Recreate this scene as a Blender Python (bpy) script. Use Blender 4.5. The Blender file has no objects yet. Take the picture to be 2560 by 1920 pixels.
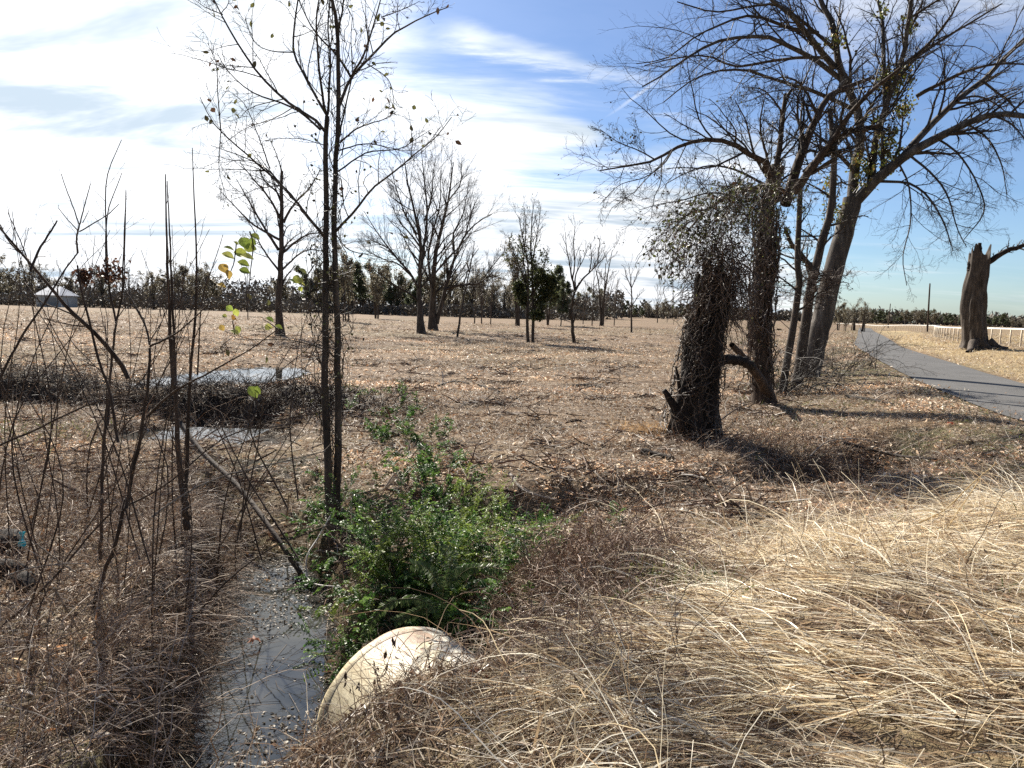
import bpy, math
import numpy as np
from mathutils import Matrix, Vector

rng = np.random.default_rng(11)
PI = math.pi
SC = bpy.context.scene
COL = SC.collection
F = 692.0                      # focal length for a 1024 px wide frame
CAMZ = 2.1
PITCH = math.radians(6.06)
ROLL = math.radians(1.63)
SUN_AZ = math.radians(-28.0)   # azimuth from +Y, negative = left
SUN_EL = math.radians(37.0)
SUN_DIR = np.array([math.sin(SUN_AZ) * math.cos(SUN_EL), math.cos(SUN_AZ) * math.cos(SUN_EL), math.sin(SUN_EL)])

# ------------------------------------------------------------------ camera
RM = np.array((Matrix.Rotation(PI / 2 - PITCH, 3, 'X') @ Matrix.Rotation(ROLL, 3, 'Z')))
cam_d = bpy.data.cameras.new('camera')
cam = bpy.data.objects.new('camera', cam_d)
COL.objects.link(cam)
cam_d.sensor_width = 36.0
cam_d.lens = F / 1024 * 36.0
cam_d.clip_start = 0.05
cam_d.clip_end = 5000
cam.matrix_world = Matrix.Translation((0, 0, CAMZ)) @ Matrix(RM.tolist()).to_4x4()
SC.camera = cam


def ray(px, py):
    d = RM @ np.array([(px - 512) / F, -(py - 384) / F, -1.0])
    return d / d[1]


def at(px, py, Y):
    """point seen at a pixel, at forward distance Y"""
    return np.array([0, 0, CAMZ]) + ray(px, py) * Y


CROP = {1: (0, 0, .16878), 2: (0, 240, .16878), 3: (0, 488, .16878), 4: (320, 140, .16878), 5: (300, 420, .16878),
        6: (600, 0, .19290), 7: (624, 240, .18083), 8: (664, 480, .17358), 9: (0, 256, .09042), 10: (824, 224, .09643),
        11: (280, 0, .14472), 12: (440, 256, .11935), 13: (640, 260, .12055), 0: (0, 0, 1.0)}


def cv(c, pts):
    ox, oy, k = CROP[c]
    return [(ox + x * k, oy + y * k) for x, y in pts]


# ------------------------------------------------------------------ noise + terrain
def _hash(ix, iy, s):
    v = np.sin(ix * 127.1 + iy * 311.7 + s * 74.7) * 43758.5453
    return v - np.floor(v)


def vn(x, y, s=0):
    ix, iy = np.floor(x), np.floor(y)
    fx, fy = x - ix, y - iy
    fx, fy = fx * fx * (3 - 2 * fx), fy * fy * (3 - 2 * fy)
    a, b = _hash(ix, iy, s), _hash(ix + 1, iy, s)
    c, d = _hash(ix, iy + 1, s), _hash(ix + 1, iy + 1, s)
    return (a * (1 - fx) + b * fx) * (1 - fy) + (c * (1 - fx) + d * fx) * fy


def fbm(x, y, s=0, o=4):
    v, a, t = 0, .5, 0
    for i in range(o):
        v = v + a * vn(x * 2 ** i, y * 2 ** i, s + i * 3)
        t += a
        a *= .5
    return v / t


def sm(x, a, b):
    t = np.clip((x - a) / (b - a), 0, 1)
    return t * t * (3 - 2 * t)


def pdist(x, y, pts, vals=None):
    """distance to a polyline, signed side (+ = left of travel), interpolated value"""
    best = np.full(np.shape(x), 1e9)
    side = np.zeros(np.shape(x))
    val = np.zeros(np.shape(x))
    for i in range(len(pts) - 1):
        ax, ay = pts[i]
        bx, by = pts[i + 1]
        dx, dy = bx - ax, by - ay
        L = dx * dx + dy * dy
        t = np.clip(((x - ax) * dx + (y - ay) * dy) / L, 0, 1)
        d = np.hypot(x - ax - t * dx, y - ay - t * dy)
        m = d < best
        best = np.where(m, d, best)
        side = np.where(m, np.sign(dx * (y - ay) - dy * (x - ax)), side)
        if vals is not None:
            val = np.where(m, vals[i] * (1 - t) + vals[i + 1] * t, val)
    return best, side, val


ROAD = [(8.6, -20), (9.0, 0), (9.5, 6), (10.5, 12), (12.0, 16.5), (13.9, 21.5), (16.8, 28.5), (20.4, 37), (25.2, 48), (33.2, 64), (46.2, 90), (66, 130), (96, 190)]
ROAD_W = 1.42
DITCH = [(-1.36, 3.0), (-1.56, 4.05), (-1.95, 5.4), (-2.3, 6.6), (-2.9, 7.7), (-3.6, 10.2), (-5.6, 13.2), (-8, 14.0), (-11, 14.4), (-16, 15.2), (-24, 16)]
DITCH_D = [.95, 1.0, .98, .9, .35, .04, .5, .6, .6, .4, .0]
DITCH_W = [.42, .52, .60, .52, .55, .6, 1.0, .6, .6, .8, 1.]
SIDE = [(-1.4, 6.6), (0.4, 7.5), (2.9, 8.9), (5.4, 10.4), (7.6, 12.6)]
SIDE_D = [.30, .40, .10, .85, .0]
RIDGE = [(-15, 16.6), (-11, 15.9), (-8.7, 15.7), (-6.6, 15.4), (-4.6, 14.9), (-2.8, 14.5)]
RIDGE_H = [0, .38, .05, .24, .34, 0]


def HR(x, y):
    """terrain without the small roughness"""
    x = np.asarray(x, float)
    y = np.asarray(y, float)
    far = sm(y, 20, 90)
    z = .22 * (fbm(x / 26, y / 26, 5, 3) - .5) * far + .10 * (vn(x / 5, y / 5, 9) - .5)
    z = z + sm(y, 150, 500) * 0.3
    d, s, _ = pdist(x, y, ROAD)
    dd = d * s                       # + = left of road
    # right side of the road, higher ground
    zr = .4 + .38 * sm(-dd, 2, 8) - .0045 * np.clip(y - 60, 0, 100)
    zr = zr + .10 * (fbm(x / 4, y / 4, 33, 2) - .5) * sm(-dd, 2, 5)
    zr = zr + .22 * np.exp(-((x - 25.7) ** 2 + (y - 38) ** 2) / 8.0)
    rz = .4 - .0045 * np.clip(y - 60, 0, 80)
    zl = z + (rz - z) * (1 - sm(dd, 1.7, 5.2))
    z = np.where(dd < -1.7, zr, np.where(dd < 1.7, rz - .012, zl))
    # embankment the photographer stands on
    se = (x - .2) * -.51 + (y - 3.3) * .86
    onroad = (np.abs(dd) > 1.7)
    emb = .55 * sm(x, -1.3, -.35) * (1 - sm(se + .35 * (fbm(x / 1.2, y / 1.2, 21, 2) - .5), -.5, 1.7)) + .14 * (fbm(x * 1.1, y * 1.1, 44, 2) - .5) * (1 - sm(se, 0, 1.5))
    z = np.where(onroad & (dd > 0), np.maximum(z, z * .3 + emb), z)
    z = np.where(onroad & (dd > 0) & (emb > z), np.maximum(z, emb), z)
    # hollow around the exposed pipe end
    al = (x + .56) * -.6 + (y - 3.78) * .8
    ac = (x + .56) * .8 + (y - 3.78) * .6
    hol = sm(al, -.95, -.55) * (1 - sm(al, .3, .9)) * (1 - sm(np.abs(ac + .12), .48, .85))
    z = z * (1 - hol) + np.minimum(z, -.22 - .3 * sm(al, -.6, .2)) * hol
    z = z + .26 * np.exp(-((x - .55) ** 2 / .30 + (y - 4.45) ** 2 / .22)) + .14 * np.exp(-((x - 1.2) ** 2 / .3 + (y - 5.2) ** 2 / .2))
    # ridge
    d, s, v = pdist(x, y, RIDGE, RIDGE_H)
    z = z + v * np.exp(-(d / .8) ** 2) * (.7 + .6 * vn(x * 1.3, y * 1.3, 3))
    # ditches
    d, s, v = pdist(x, y, DITCH, DITCH_D)
    _, _, w = pdist(x, y, DITCH, DITCH_W)
    w = w * (1 + .9 * (fbm(x * 1.3, y * 1.3, 71, 3) - .5) + .55 * (fbm(x * 4, y * 4, 72, 2) - .5))
    prof = 1 - sm(d + .25 * (fbm(x * 2.3, y * 2.3, 78, 2) - .5), w * .62, w * 1.45 )
    z = z * (1 - prof) + (-v) * prof
    d, s, v = pdist(x, y, SIDE, SIDE_D)
    prof = 1 - sm(d + .35 * (fbm(x * 1.1, y * 1.1, 17, 2) - .5), .15, .95)
    z = z - v * prof * (z > -.3)
    # shallow flooded hollow in the field
    q = ((x + 8.5) / 2.1) ** 2 + ((y - 20.6) / 4.6) ** 2 + .8 * (fbm(x * .7, y * .7, 8, 3) - .5)
    z = z - .22 * (1 - sm(q, .3, 1.6))
    q = ((x + 5.7) / .85) ** 2 + ((y - 11.2) / .95) ** 2 + 1.1 * (fbm(x * 1.1, y * 1.1, 18, 3) - .5)
    z = z - .24 * (1 - sm(q, .3, 1.6))
    return z


def H(x, y):
    z = HR(x, y)
    d, s, _ = pdist(np.asarray(x, float), np.asarray(y, float), ROAD)
    rough = sm(d, 1.8, 2.6) * (1 - sm(np.asarray(y, float), 40, 90))
    n = .05 * (fbm(x * 1.7, y * 1.7, 2, 3) - .5) + .035 * (fbm(x * 6, y * 6, 4, 2) - .5)
    return z + n * rough


def ground(px, py, far=400):
    d = ray(px, py)
    Y = np.exp(np.linspace(math.log(1.5), math.log(far), 4000))
    X = d[0] * Y
    Z = CAMZ + d[2] * Y
    g = H(X, Y)
    k = np.argmax(Z < g)
    if Z[k] >= g[k]:
        k = len(Y) - 1
    return np.array([X[k], Y[k], float(g[k])])


# ------------------------------------------------------------------ mesh tools
def mk(name, V, Fc, mat=None, parent=None, smooth=False, col=None, tri=None):
    """link ONE mesh object from arrays; Fc (M,k) array or list of such arrays"""
    Fs = [f for f in (Fc if isinstance(Fc, list) else [Fc]) if len(f)]
    me = bpy.data.meshes.new(name)
    V = np.asarray(V, np.float32)
    me.vertices.add(len(V))
    me.vertices.foreach_set('co', V.ravel())
    nl = sum(f.size for f in Fs)
    me.loops.add(nl)
    me.loops.foreach_set('vertex_index', np.concatenate([f.ravel() for f in Fs]).astype(np.int32))
    tot = np.concatenate([np.full(len(f), f.shape[1]) for f in Fs])
    st = np.concatenate([[0], np.cumsum(tot)[:-1]]).astype(np.int32)
    me.polygons.add(len(tot))
    me.polygons.foreach_set('loop_start', st)
    me.polygons.foreach_set('use_smooth', np.full(len(tot), smooth))
    if col is not None:
        a = me.attributes.new('Col', 'FLOAT_COLOR', 'POINT')
        c = np.ones((len(V), 4), np.float32)
        c[:, :3] = col
        a.data.foreach_set('color', c.ravel())
    me.update(calc_edges=True)
    me.validate()
    o = bpy.data.objects.new(name, me)
    COL.objects.link(o)
    if mat:
        me.materials.append(mat)
    if parent:
        o.parent = parent
    return o


class MB:
    def __init__(s):
        s.V, s.F, s.C, s.n = [], [], [], 0

    def add(s, V, Fc, col=None):
        V = np.asarray(V, float).reshape(-1, 3)
        for f in (Fc if isinstance(Fc, list) else [Fc]):
            s.F.append(np.asarray(f, np.int64) + s.n)
        s.V.append(V)
        c = np.zeros((len(V), 3)) + (0.5 if col is None else col)
        s.C.append(c)
        s.n += len(V)

    def tubes(s, P, R, S=4, col=None, cap=False):
        """P (N,K,3), R (N,K); col (N,3) or None"""
        P = np.asarray(P, float)
        R = np.asarray(R, float)
        if len(P) == 0:
            return
        N, K, _ = P.shape
        T = np.gradient(P, axis=1)
        T /= np.linalg.norm(T, axis=2, keepdims=True) + 1e-9
        ref = np.where(np.abs(T[:, :1, 2:3]) > .9, np.array([1., 0, 0]), np.array([0, 0, 1.]))
        u = np.cross(T, np.broadcast_to(ref, T.shape))
        # keep frames consistent
        u /= np.linalg.norm(u, axis=2, keepdims=True) + 1e-9
        for k in range(1, K):
            uk = u[:, k - 1] - T[:, k] * np.sum(u[:, k - 1] * T[:, k], axis=1, keepdims=True)
            u[:, k] = uk / (np.linalg.norm(uk, axis=1, keepdims=True) + 1e-9)
        v = np.cross(T, u)
        a = np.arange(S) * 2 * PI / S
        V = P[:, :, None] + R[:, :, None, None] * (u[:, :, None] * np.cos(a)[None, None, :, None] + v[:, :, None] * np.sin(a)[None, None, :, None])
        i = np.arange(N)[:, None, None] * K * S
        k = np.arange(K - 1)[None, :, None] * S
        j = np.arange(S)[None, None, :]
        j2 = (j + 1) % S
        f = np.stack([i + k + j, i + k + j2, i + k + S + j2, i + k + S + j], -1).reshape(-1, 4)
        fs = [f]
        if cap:
            for kk in (0, K - 1):
                fs.append((np.arange(N)[:, None] * K * S + kk * S + np.arange(S)[None]))
        c = None
        if col is not None:
            c = np.repeat(np.asarray(col, float).reshape(-1, 3) if np.ndim(col) > 1 else np.tile(col, (N, 1)), K * S, axis=0)
        s.add(V.reshape(-1, 3), fs, c)

    def ribbons(s, P, W, col=None, side=None):
        """flat blades: P (N,K,3), W (N,K)"""
        P = np.asarray(P, float)
        N, K, _ = P.shape
        T = np.gradient(P, axis=1)
        T /= np.linalg.norm(T, axis=2, keepdims=True) + 1e-9
        r = rng.normal(size=(N, 1, 3)) if side is None else side
        u = np.cross(T, np.broadcast_to(r, T.shape))
        u /= np.linalg.norm(u, axis=2, keepdims=True) + 1e-9
        V = np.stack([P - u * W[..., None], P + u * W[..., None]], 2).reshape(-1, 3)
        i = np.arange(N)[:, None] * K * 2
        k = np.arange(K - 1)[None] * 2
        f = np.stack([i + k, i + k + 1, i + k + 3, i + k + 2], -1).reshape(-1, 4)
        c = None if col is None else np.repeat(np.asarray(col, float), K * 2, axis=0)
        s.add(V, f, c)

    def leaves(s, P, D, L, W, col=None, fold=.25, up=None):
        """folded leaf: base P, direction D, length L, half width W"""
        N = len(P)
        if N == 0:
            return
        D = D / (np.linalg.norm(D, axis=1, keepdims=True) + 1e-9)
        r = rng.normal(size=(N, 3)) if up is None else np.broadcast_to(up, (N, 3)) + rng.normal(size=(N, 3)) * .45
        u = np.cross(D, r)
        u /= np.linalg.norm(u, axis=1, keepdims=True) + 1e-9
        n = np.cross(u, D)
        L = np.asarray(L).reshape(-1, 1) * np.ones((N, 1))
        W = np.asarray(W).reshape(-1, 1) * np.ones((N, 1))
        b = P
        t = P + D * L + n * L * rng.uniform(-.25, .1, (N, 1))
        l1 = P + D * L * .35 - u * W + n * W * fold
        r1 = P + D * L * .35 + u * W + n * W * fold
        l2 = P + D * L * .7 - u * W * .75 + n * W * fold * .6
        r2 = P + D * L * .7 + u * W * .75 + n * W * fold * .6
        V = np.stack([b, l1, l2, t, r2, r1], 1).reshape(-1, 3)
        o = np.arange(N)[:, None] * 6
        f = np.concatenate([o + np.array([[0, 3, 2, 1]]), o + np.array([[0, 5, 4, 3]])])
        s.add(V, f, None if col is None else np.repeat(np.asarray(col, float), 6, axis=0))

    def box(s, c, d, col=None, rz=0):
        c = np.array(c, float)
        d = np.array(d, float) / 2
        v = np.array([[x, y, z] for x in (-1, 1) for y in (-1, 1) for z in (-1, 1)], float) * d
        R = np.array([[math.cos(rz), -math.sin(rz), 0], [math.sin(rz), math.cos(rz), 0], [0, 0, 1]])
        s.add(v @ R.T + c, np.array([[0, 1, 3, 2], [4, 6, 7, 5], [0, 4, 5, 1], [2, 3, 7, 6], [0, 2, 6, 4], [1, 5, 7, 3]]), col)

    def build(s, name, mat, parent=None, smooth=False):
        if not s.n:
            return None
        V = np.concatenate(s.V)
        by = {}
        for f in s.F:
            by.setdefault(f.shape[1], []).append(f)
        Fs = [np.concatenate(v) for v in by.values()]
        if parent is not None:
            V = V - np.array(parent.location)
        return mk(name, V, Fs, mat, parent, smooth, np.concatenate(s.C))


def tag(o, label=None, cat=None, group=None, kind=None):
    if label: o['label'] = label
    if cat: o['category'] = cat
    if group: o['group'] = group
    if kind: o['kind'] = kind
    return o


def empty(name, loc, label=None, cat=None, group=None):
    o = bpy.data.objects.new(name, None)
    COL.objects.link(o)
    o.location = [float(v) for v in loc]
    o.empty_display_size = .2
    return tag(o, label, cat, group)


def smooth_path(pts, K):
    """Catmull-Rom through pts, resampled to K"""
    p = np.asarray(pts, float)
    if len(p) == 2:
        t = np.linspace(0, 1, K)[:, None]
        return p[0] * (1 - t) + p[1] * t
    q = np.vstack([2 * p[0] - p[1], p, 2 * p[-1] - p[-2]])
    out = []
    for i in range(1, len(q) - 2):
        t = np.linspace(0, 1, 12, endpoint=False)[:, None]
        a, b, c, d = q[i - 1], q[i], q[i + 1], q[i + 2]
        out.append(.5 * (2 * b + (c - a) * t + (2 * a - 5 * b + 4 * c - d) * t ** 2 + (3 * b - a - 3 * c + d) * t ** 3))
    out = np.vstack(out + [p[-1:]])
    L = np.concatenate([[0], np.cumsum(np.linalg.norm(np.diff(out, axis=0), axis=1))])
    s = np.linspace(0, L[-1], K)
    return np.stack([np.interp(s, L, out[:, k]) for k in range(3)], 1)


def trace(c, pts, Y0, Y1=None, K=14, r0=1., r1=.5, rough=0.0):
    """pixel polyline -> 3-D limb; radii given in pixels at its own distance"""
    p = cv(c, pts)
    Y1 = Y0 if Y1 is None else Y1
    d = np.concatenate([[0], np.cumsum([math.dist(p[i], p[i + 1]) for i in range(len(p) - 1)])])
    d = d / d[-1]
    W = np.array([at(x, y, Y0 + (Y1 - Y0) * t) for (x, y), t in zip(p, d)])
    P = smooth_path(W, K)
    t = np.linspace(0, 1, K)
    R = (r0 + (r1 - r0) * t) * (P[:, 1]) / F
    if rough:
        n = rng.normal(size=P.shape) * rough
        n[0] = 0
        P = P + n * R[:, None]
    return P, R


def grow(P, R, n, lenf, ang, up=.1, curl=.15, K=6, t0=.15, t1=1., rf=.55, tipr=.3, minr=.0015, lmin=0, lmax=1e9, sag=0., keepx=None):
    """grow n children off each parent polyline"""
    N, KP, _ = P.shape
    T = np.gradient(P, axis=1)
    T /= np.linalg.norm(T, axis=2, keepdims=True) + 1e-9
    PL = np.sum(np.linalg.norm(np.diff(P, axis=1), axis=2), axis=1)
    t = (np.arange(n)[None] + rng.uniform(0, 1, (N, n))) / n
    t = t0 + (t1 - t0) * t
    f = t * (KP - 1)
    i = np.clip(f.astype(int), 0, KP - 2)
    w = (f - i)[..., None]
    a = np.arange(N)[:, None]
    p0 = P[a, i] * (1 - w) + P[a, i + 1] * w
    tt = T[a, i] * (1 - w) + T[a, i + 1] * w
    r = R[a, i] * (1 - w[..., 0]) + R[a, i + 1] * w[..., 0]
    pr = rng.normal(size=p0.shape)
    pr -= tt * np.sum(pr * tt, -1, keepdims=True)
    pr /= np.linalg.norm(pr, axis=-1, keepdims=True) + 1e-9
    an = ang * rng.uniform(.6, 1.35, (N, n, 1))
    d = tt * np.cos(an) + pr * np.sin(an)
    d[..., 2] += up
    d /= np.linalg.norm(d, axis=-1, keepdims=True)
    L = np.clip(PL[:, None] * lenf * (1.15 - .65 * t) * rng.uniform(.5, 1.3, (N, n)), lmin, lmax)
    M = N * n
    p0, d, L, r = p0.reshape(M, 3), d.reshape(M, 3), L.reshape(M), r.reshape(M)
    out = np.zeros((M, K, 3))
    out[:, 0] = p0
    for k in range(1, K):
        d = d + rng.normal(size=d.shape) * curl
        d[:, 2] += up * .35 - sag * k / K
        d /= np.linalg.norm(d, axis=1, keepdims=True)
        out[:, k] = out[:, k - 1] + d * (L / (K - 1))[:, None]
    rr = np.maximum(r * rf, minr)
    RR = np.maximum(rr[:, None] * np.linspace(1, tipr, K)[None], minr * .7)
    return out, RR


# ------------------------------------------------------------------ materials
class NT:
    def __init__(s, tree):
        s.t = tree
        s.n = tree.nodes
        s.l = tree.links

    def node(s, typ, **kw):
        n = s.n.new(typ)
        for k, v in kw.items():
            setattr(n, k, v)
        return n

    def put(s, sock, v):
        if isinstance(v, bpy.types.NodeSocket):
            s.l.new(v, sock)
        elif v is not None:
            try:
                sock.default_value = v
            except Exception:
                sock.default_value = (*v, 1) if len(v) == 3 else v

    def m(s, op, a, b=None, c=None, clamp=False):
        n = s.node('ShaderNodeMath', operation=op, use_clamp=clamp)
        for k, v in enumerate((a, b, c)):
            if v is not None:
                s.put(n.inputs[k], v)
        return n.outputs[0]

    def vm(s, op, a, b=None):
        n = s.node('ShaderNodeVectorMath', operation=op)
        s.put(n.inputs[0], a)
        if b is not None:
            s.put(n.inputs[1], b)
        return n.outputs['Value'] if op in ('DOT_PRODUCT', 'LENGTH') else n.outputs[0]

    def noise(s, vec, scale, detail=4, rough=.55, dist=0):
        n = s.node('ShaderNodeTexNoise')
        s.put(n.inputs['Vector'], vec)
        n.inputs['Scale'].default_value = scale
        n.inputs['Detail'].default_value = detail
        n.inputs['Roughness'].default_value = rough
        n.inputs['Distortion'].default_value = dist
        return n.outputs[0]

    def ramp(s, fac, stops, interp='LINEAR'):
        n = s.node('ShaderNodeValToRGB')
        n.color_ramp.interpolation = interp
        s.put(n.inputs[0], fac)
        e = n.color_ramp.elements
        while len(e) < len(stops):
            e.new(.5)
        for k, (p, c) in enumerate(stops):
            e[k].position = p
            e[k].color = (*c, 1) if len(c) == 3 else c
        return n.outputs[0]

    def mix(s, fac, a, b, blend='MIX'):
        n = s.node('ShaderNodeMix', data_type='RGBA', blend_type=blend)
        s.put(n.inputs[0], fac)
        s.put(n.inputs[6], a if isinstance(a, bpy.types.NodeSocket) else (*a, 1))
        s.put(n.inputs[7], b if isinstance(b, bpy.types.NodeSocket) else (*b, 1))
        return n.outputs[2]

    def map(s, v, a, b, c, d):
        n = s.node('ShaderNodeMapRange', interpolation_type='SMOOTHSTEP')
        for k, q in enumerate((v, a, b, c, d)):
            s.put(n.inputs[k], q)
        return n.outputs[0]


def new_mat(name):
    m = bpy.data.materials.new(name)
    m.use_nodes = True
    nt = NT(m.node_tree)
    bs = nt.n['Principled BSDF']
    return m, nt, bs, nt.n['Material Output']


def g3(c):
    return (c, c, c)


def mat_blade(name, trans=.35, rough=.55, spec=.3, gain=1.0):
    """plant matter: colour from the Col attribute, some light comes through"""
    m, nt, bs, out = new_mat(name)
    a = nt.node('ShaderNodeAttribute', attribute_name='Col')
    geo = nt.node('ShaderNodeNewGeometry')
    n = nt.noise(geo.outputs['Position'], 35, 2)
    c = nt.mix(1, a.outputs['Color'], nt.ramp(n, [(.25, g3(.72 * gain)), (.75, g3(1.12 * gain))]), 'MULTIPLY')
    nt.put(bs.inputs['Base Color'], c)
    bs.inputs['Roughness'].default_value = rough
    bs.inputs['Specular IOR Level'].default_value = spec
    tr = nt.node('ShaderNodeBsdfTranslucent')
    nt.put(tr.inputs[0], c)
    mx = nt.node('ShaderNodeMixShader')
    mx.inputs[0].default_value = trans
    nt.l.new(bs.outputs[0], mx.inputs[1])
    nt.l.new(tr.outputs[0], mx.inputs[2])
    nt.l.new(mx.outputs[0], out.inputs[0])
    return m


def mat_bark(name, c1, c2, c3, scale=6., bump=.4, stretch=.25, spec=.3, attr=False):
    m, nt, bs, out = new_mat(name)
    geo = nt.node('ShaderNodeNewGeometry')
    mp = nt.node('ShaderNodeMapping')
    nt.put(mp.inputs[0], geo.outputs['Position'])
    mp.inputs['Scale'].default_value = (1, 1, stretch)
    n1 = nt.noise(mp.outputs[0], scale, 6, .65, .3)
    n2 = nt.noise(mp.outputs[0], scale * 4.5, 5, .7)
    c = nt.ramp(n1, [(.3, c1), (.52, c2), (.72, c3)])
    c = nt.mix(.6, c, nt.ramp(n2, [(.3, g3(.45)), (.7, g3(1.25))]), 'MULTIPLY')
    if attr:
        a = nt.node('ShaderNodeAttribute', attribute_name='Col')
        c = nt.mix(1, c, nt.vm('MULTIPLY', a.outputs['Color'], (2, 2, 2)), 'MULTIPLY')
    nt.put(bs.inputs['Base Color'], c)
    bs.inputs['Roughness'].default_value = .85
    bs.inputs['Specular IOR Level'].default_value = spec
    b = nt.node('ShaderNodeBump')
    b.inputs['Strength'].default_value = bump
    b.inputs['Distance'].default_value = .03
    nt.put(b.inputs['Height'], nt.m('ADD', n1, nt.m('MULTIPLY', n2, .5)))
    nt.l.new(b.outputs[0], bs.inputs['Normal'])
    return m


M = {}
M['bark'] = mat_bark('bark', (.032, .025, .020), (.085, .068, .055), (.17, .14, .115), 7)
M['bark_pale'] = mat_bark('bark_pale', (.035, .03, .026), (.10, .086, .074), (.23, .21, .185), 5, .6)
M['bark_dark'] = mat_bark('bark_dark', (.010, .008, .007), (.028, .021, .017), (.075, .057, .045), 8, .8, .18)
M['bark_brown'] = mat_bark('bark_brown', (.028, .019, .014), (.08, .055, .04), (.16, .12, .09), 12, .5, .2)
M['dead_wood'] = mat_bark('dead_wood', (.13, .11, .09), (.30, .26, .22), (.46, .42, .37), 14, .4, .6)
M['twig'] = mat_blade('twig', 0.0, .7, .35)
M['vine'] = mat_blade('vine', .08, .6, .35)
M['leaf'] = mat_blade('leaf', .42, .42, .45)
M['gloss_leaf'] = mat_blade('gloss_leaf', .45, .4, .25)
M['litter'] = mat_blade('litter', .28, .5, .28, 1.08)
M['grass'] = mat_blade('grass', .42, .36, .55, 1.15)


def mat_ground():
    m, nt, bs, out = new_mat('ground')
    geo = nt.node('ShaderNodeNewGeometry')
    P = geo.outputs['Position']
    a = nt.node('ShaderNodeAttribute', attribute_name='Col')
    sp = nt.node('ShaderNodeSeparateColor')
    nt.l.new(a.outputs['Color'], sp.inputs[0])
    n1 = nt.noise(P, .35, 5, .6, .4)
    n2 = nt.noise(P, 3.2, 6, .7, .3)
    n3 = nt.noise(P, 17, 5, .75)
    mp = nt.node('ShaderNodeMapping')
    nt.put(mp.inputs[0], P)
    mp.inputs['Scale'].default_value = (.35, 1, 1)
    n4 = nt.noise(mp.outputs[0], .22, 5, .65, .5)
    base = nt.ramp(n2, [(.28, (.05, .034, .023)), (.5, (.20, .145, .10)), (.72, (.44, .34, .245))])
    base = nt.mix(.8, base, nt.ramp(n3, [(.3, g3(.5)), (.5, g3(.95)), (.68, g3(1.5))]), 'MULTIPLY')
    base = nt.mix(.75, base, nt.ramp(n1, [(.3, (.74, .70, .66)), (.7, (1.16, 1.12, 1.06))]), 'MULTIPLY')
    base = nt.mix(.9, base, nt.ramp(n4, [(.35, (.72, .70, .66)), (.5, (1, 1, 1)), (.66, (1.22, 1.15, .98))]), 'MULTIPLY')
    straw = nt.ramp(n3, [(.25, (.20, .145, .075)), (.55, (.42, .32, .18)), (.75, (.56, .45, .28))])
    base = nt.mix(sp.outputs[1], base, nt.mix(.7, straw, nt.ramp(n2, [(.3, g3(.66)), (.7, g3(1.15))]), 'MULTIPLY'))
    mud = nt.ramp(n2, [(.3, (.012, .010, .008)), (.7, (.05, .038, .028))])
    base = nt.mix(sp.outputs[0], base, mud)
    green = nt.ramp(n3, [(.3, (.05, .07, .02)), (.7, (.16, .19, .06))])
    base = nt.mix(nt.m('MULTIPLY', sp.outputs[2], nt.map(n2, .4, .65, 0, 1)), base, green)
    nt.put(bs.inputs['Base Color'], base)
    bs.inputs['Roughness'].default_value = .9
    bs.inputs['Specular IOR Level'].default_value = .15
    b = nt.node('ShaderNodeBump')
    b.inputs['Strength'].default_value = .9
    b.inputs['Distance'].default_value = .05
    nt.put(b.inputs['Height'], nt.m('ADD', nt.m('MULTIPLY', n2, 1.6), n3))
    nt.l.new(b.outputs[0], bs.inputs['Normal'])
    return m


def mat_road():
    m, nt, bs, out = new_mat('asphalt')
    geo = nt.node('ShaderNodeNewGeometry')
    P = geo.outputs['Position']
    n1 = nt.noise(P, .8, 4, .6)
    n2 = nt.noise(P, 38, 3, .7)
    n3 = nt.noise(P, 2.6, 5, .7, 1.2)
    c = nt.ramp(n2, [(.3, (.09, .088, .085)), (.5, (.112, .109, .105)), (.75, (.145, .141, .136))])
    c = nt.mix(.8, c, nt.ramp(n1, [(.3, g3(.8)), (.7, g3(1.2))]), 'MULTIPLY')
    crack = nt.map(nt.m('ABSOLUTE', nt.m('SUBTRACT', n3, .5)), 0, .006, .35, 1)
    c = nt.mix(1, c, crack, 'MULTIPLY')
    nt.put(bs.inputs['Base Color'], c)
    bs.inputs['Roughness'].default_value = .9
    bs.inputs['Specular IOR Level'].default_value = .25
    b = nt.node('ShaderNodeBump')
    b.inputs['Strength'].default_value = .4
    b.inputs['Distance'].default_value = .006
    nt.put(b.inputs['Height'], n2)
    nt.l.new(b.outputs[0], bs.inputs['Normal'])
    return m


def mat_water():
    m, nt, bs, out = new_mat('water')
    geo = nt.node('ShaderNodeNewGeometry')
    P = geo.outputs['Position']
    n1 = nt.noise(P, 5, 3, .5)
    nt.put(bs.inputs['Base Color'], nt.ramp(n1, [(.3, (.02, .022, .02)), (.7, (.05, .05, .045))]))
    nt.put(bs.inputs['Roughness'], nt.map(n1, .3, .7, .0, .03))
    bs.inputs['IOR'].default_value = 1.5
    b = nt.node('ShaderNodeBump')
    b.inputs['Strength'].default_value = .025
    b.inputs['Distance'].default_value = .01
    nt.put(b.inputs['Height'], nt.noise(P, 9, 2, .5))
    nt.l.new(b.outputs[0], bs.inputs['Normal'])
    return m


def mat_plain(name, col, rough=.6, var=.3, scale=8, metallic=0):
    m, nt, bs, out = new_mat(name)
    geo = nt.node('ShaderNodeNewGeometry')
    n = nt.noise(geo.outputs['Position'], scale, 5, .65)
    nt.put(bs.inputs['Base Color'], nt.mix(1, col, nt.ramp(n, [(.3, g3(1 - var)), (.7, g3(1 + var * .5))]), 'MULTIPLY'))
    bs.inputs['Roughness'].default_value = rough
    bs.inputs['Metallic'].default_value = metallic
    return m


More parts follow.
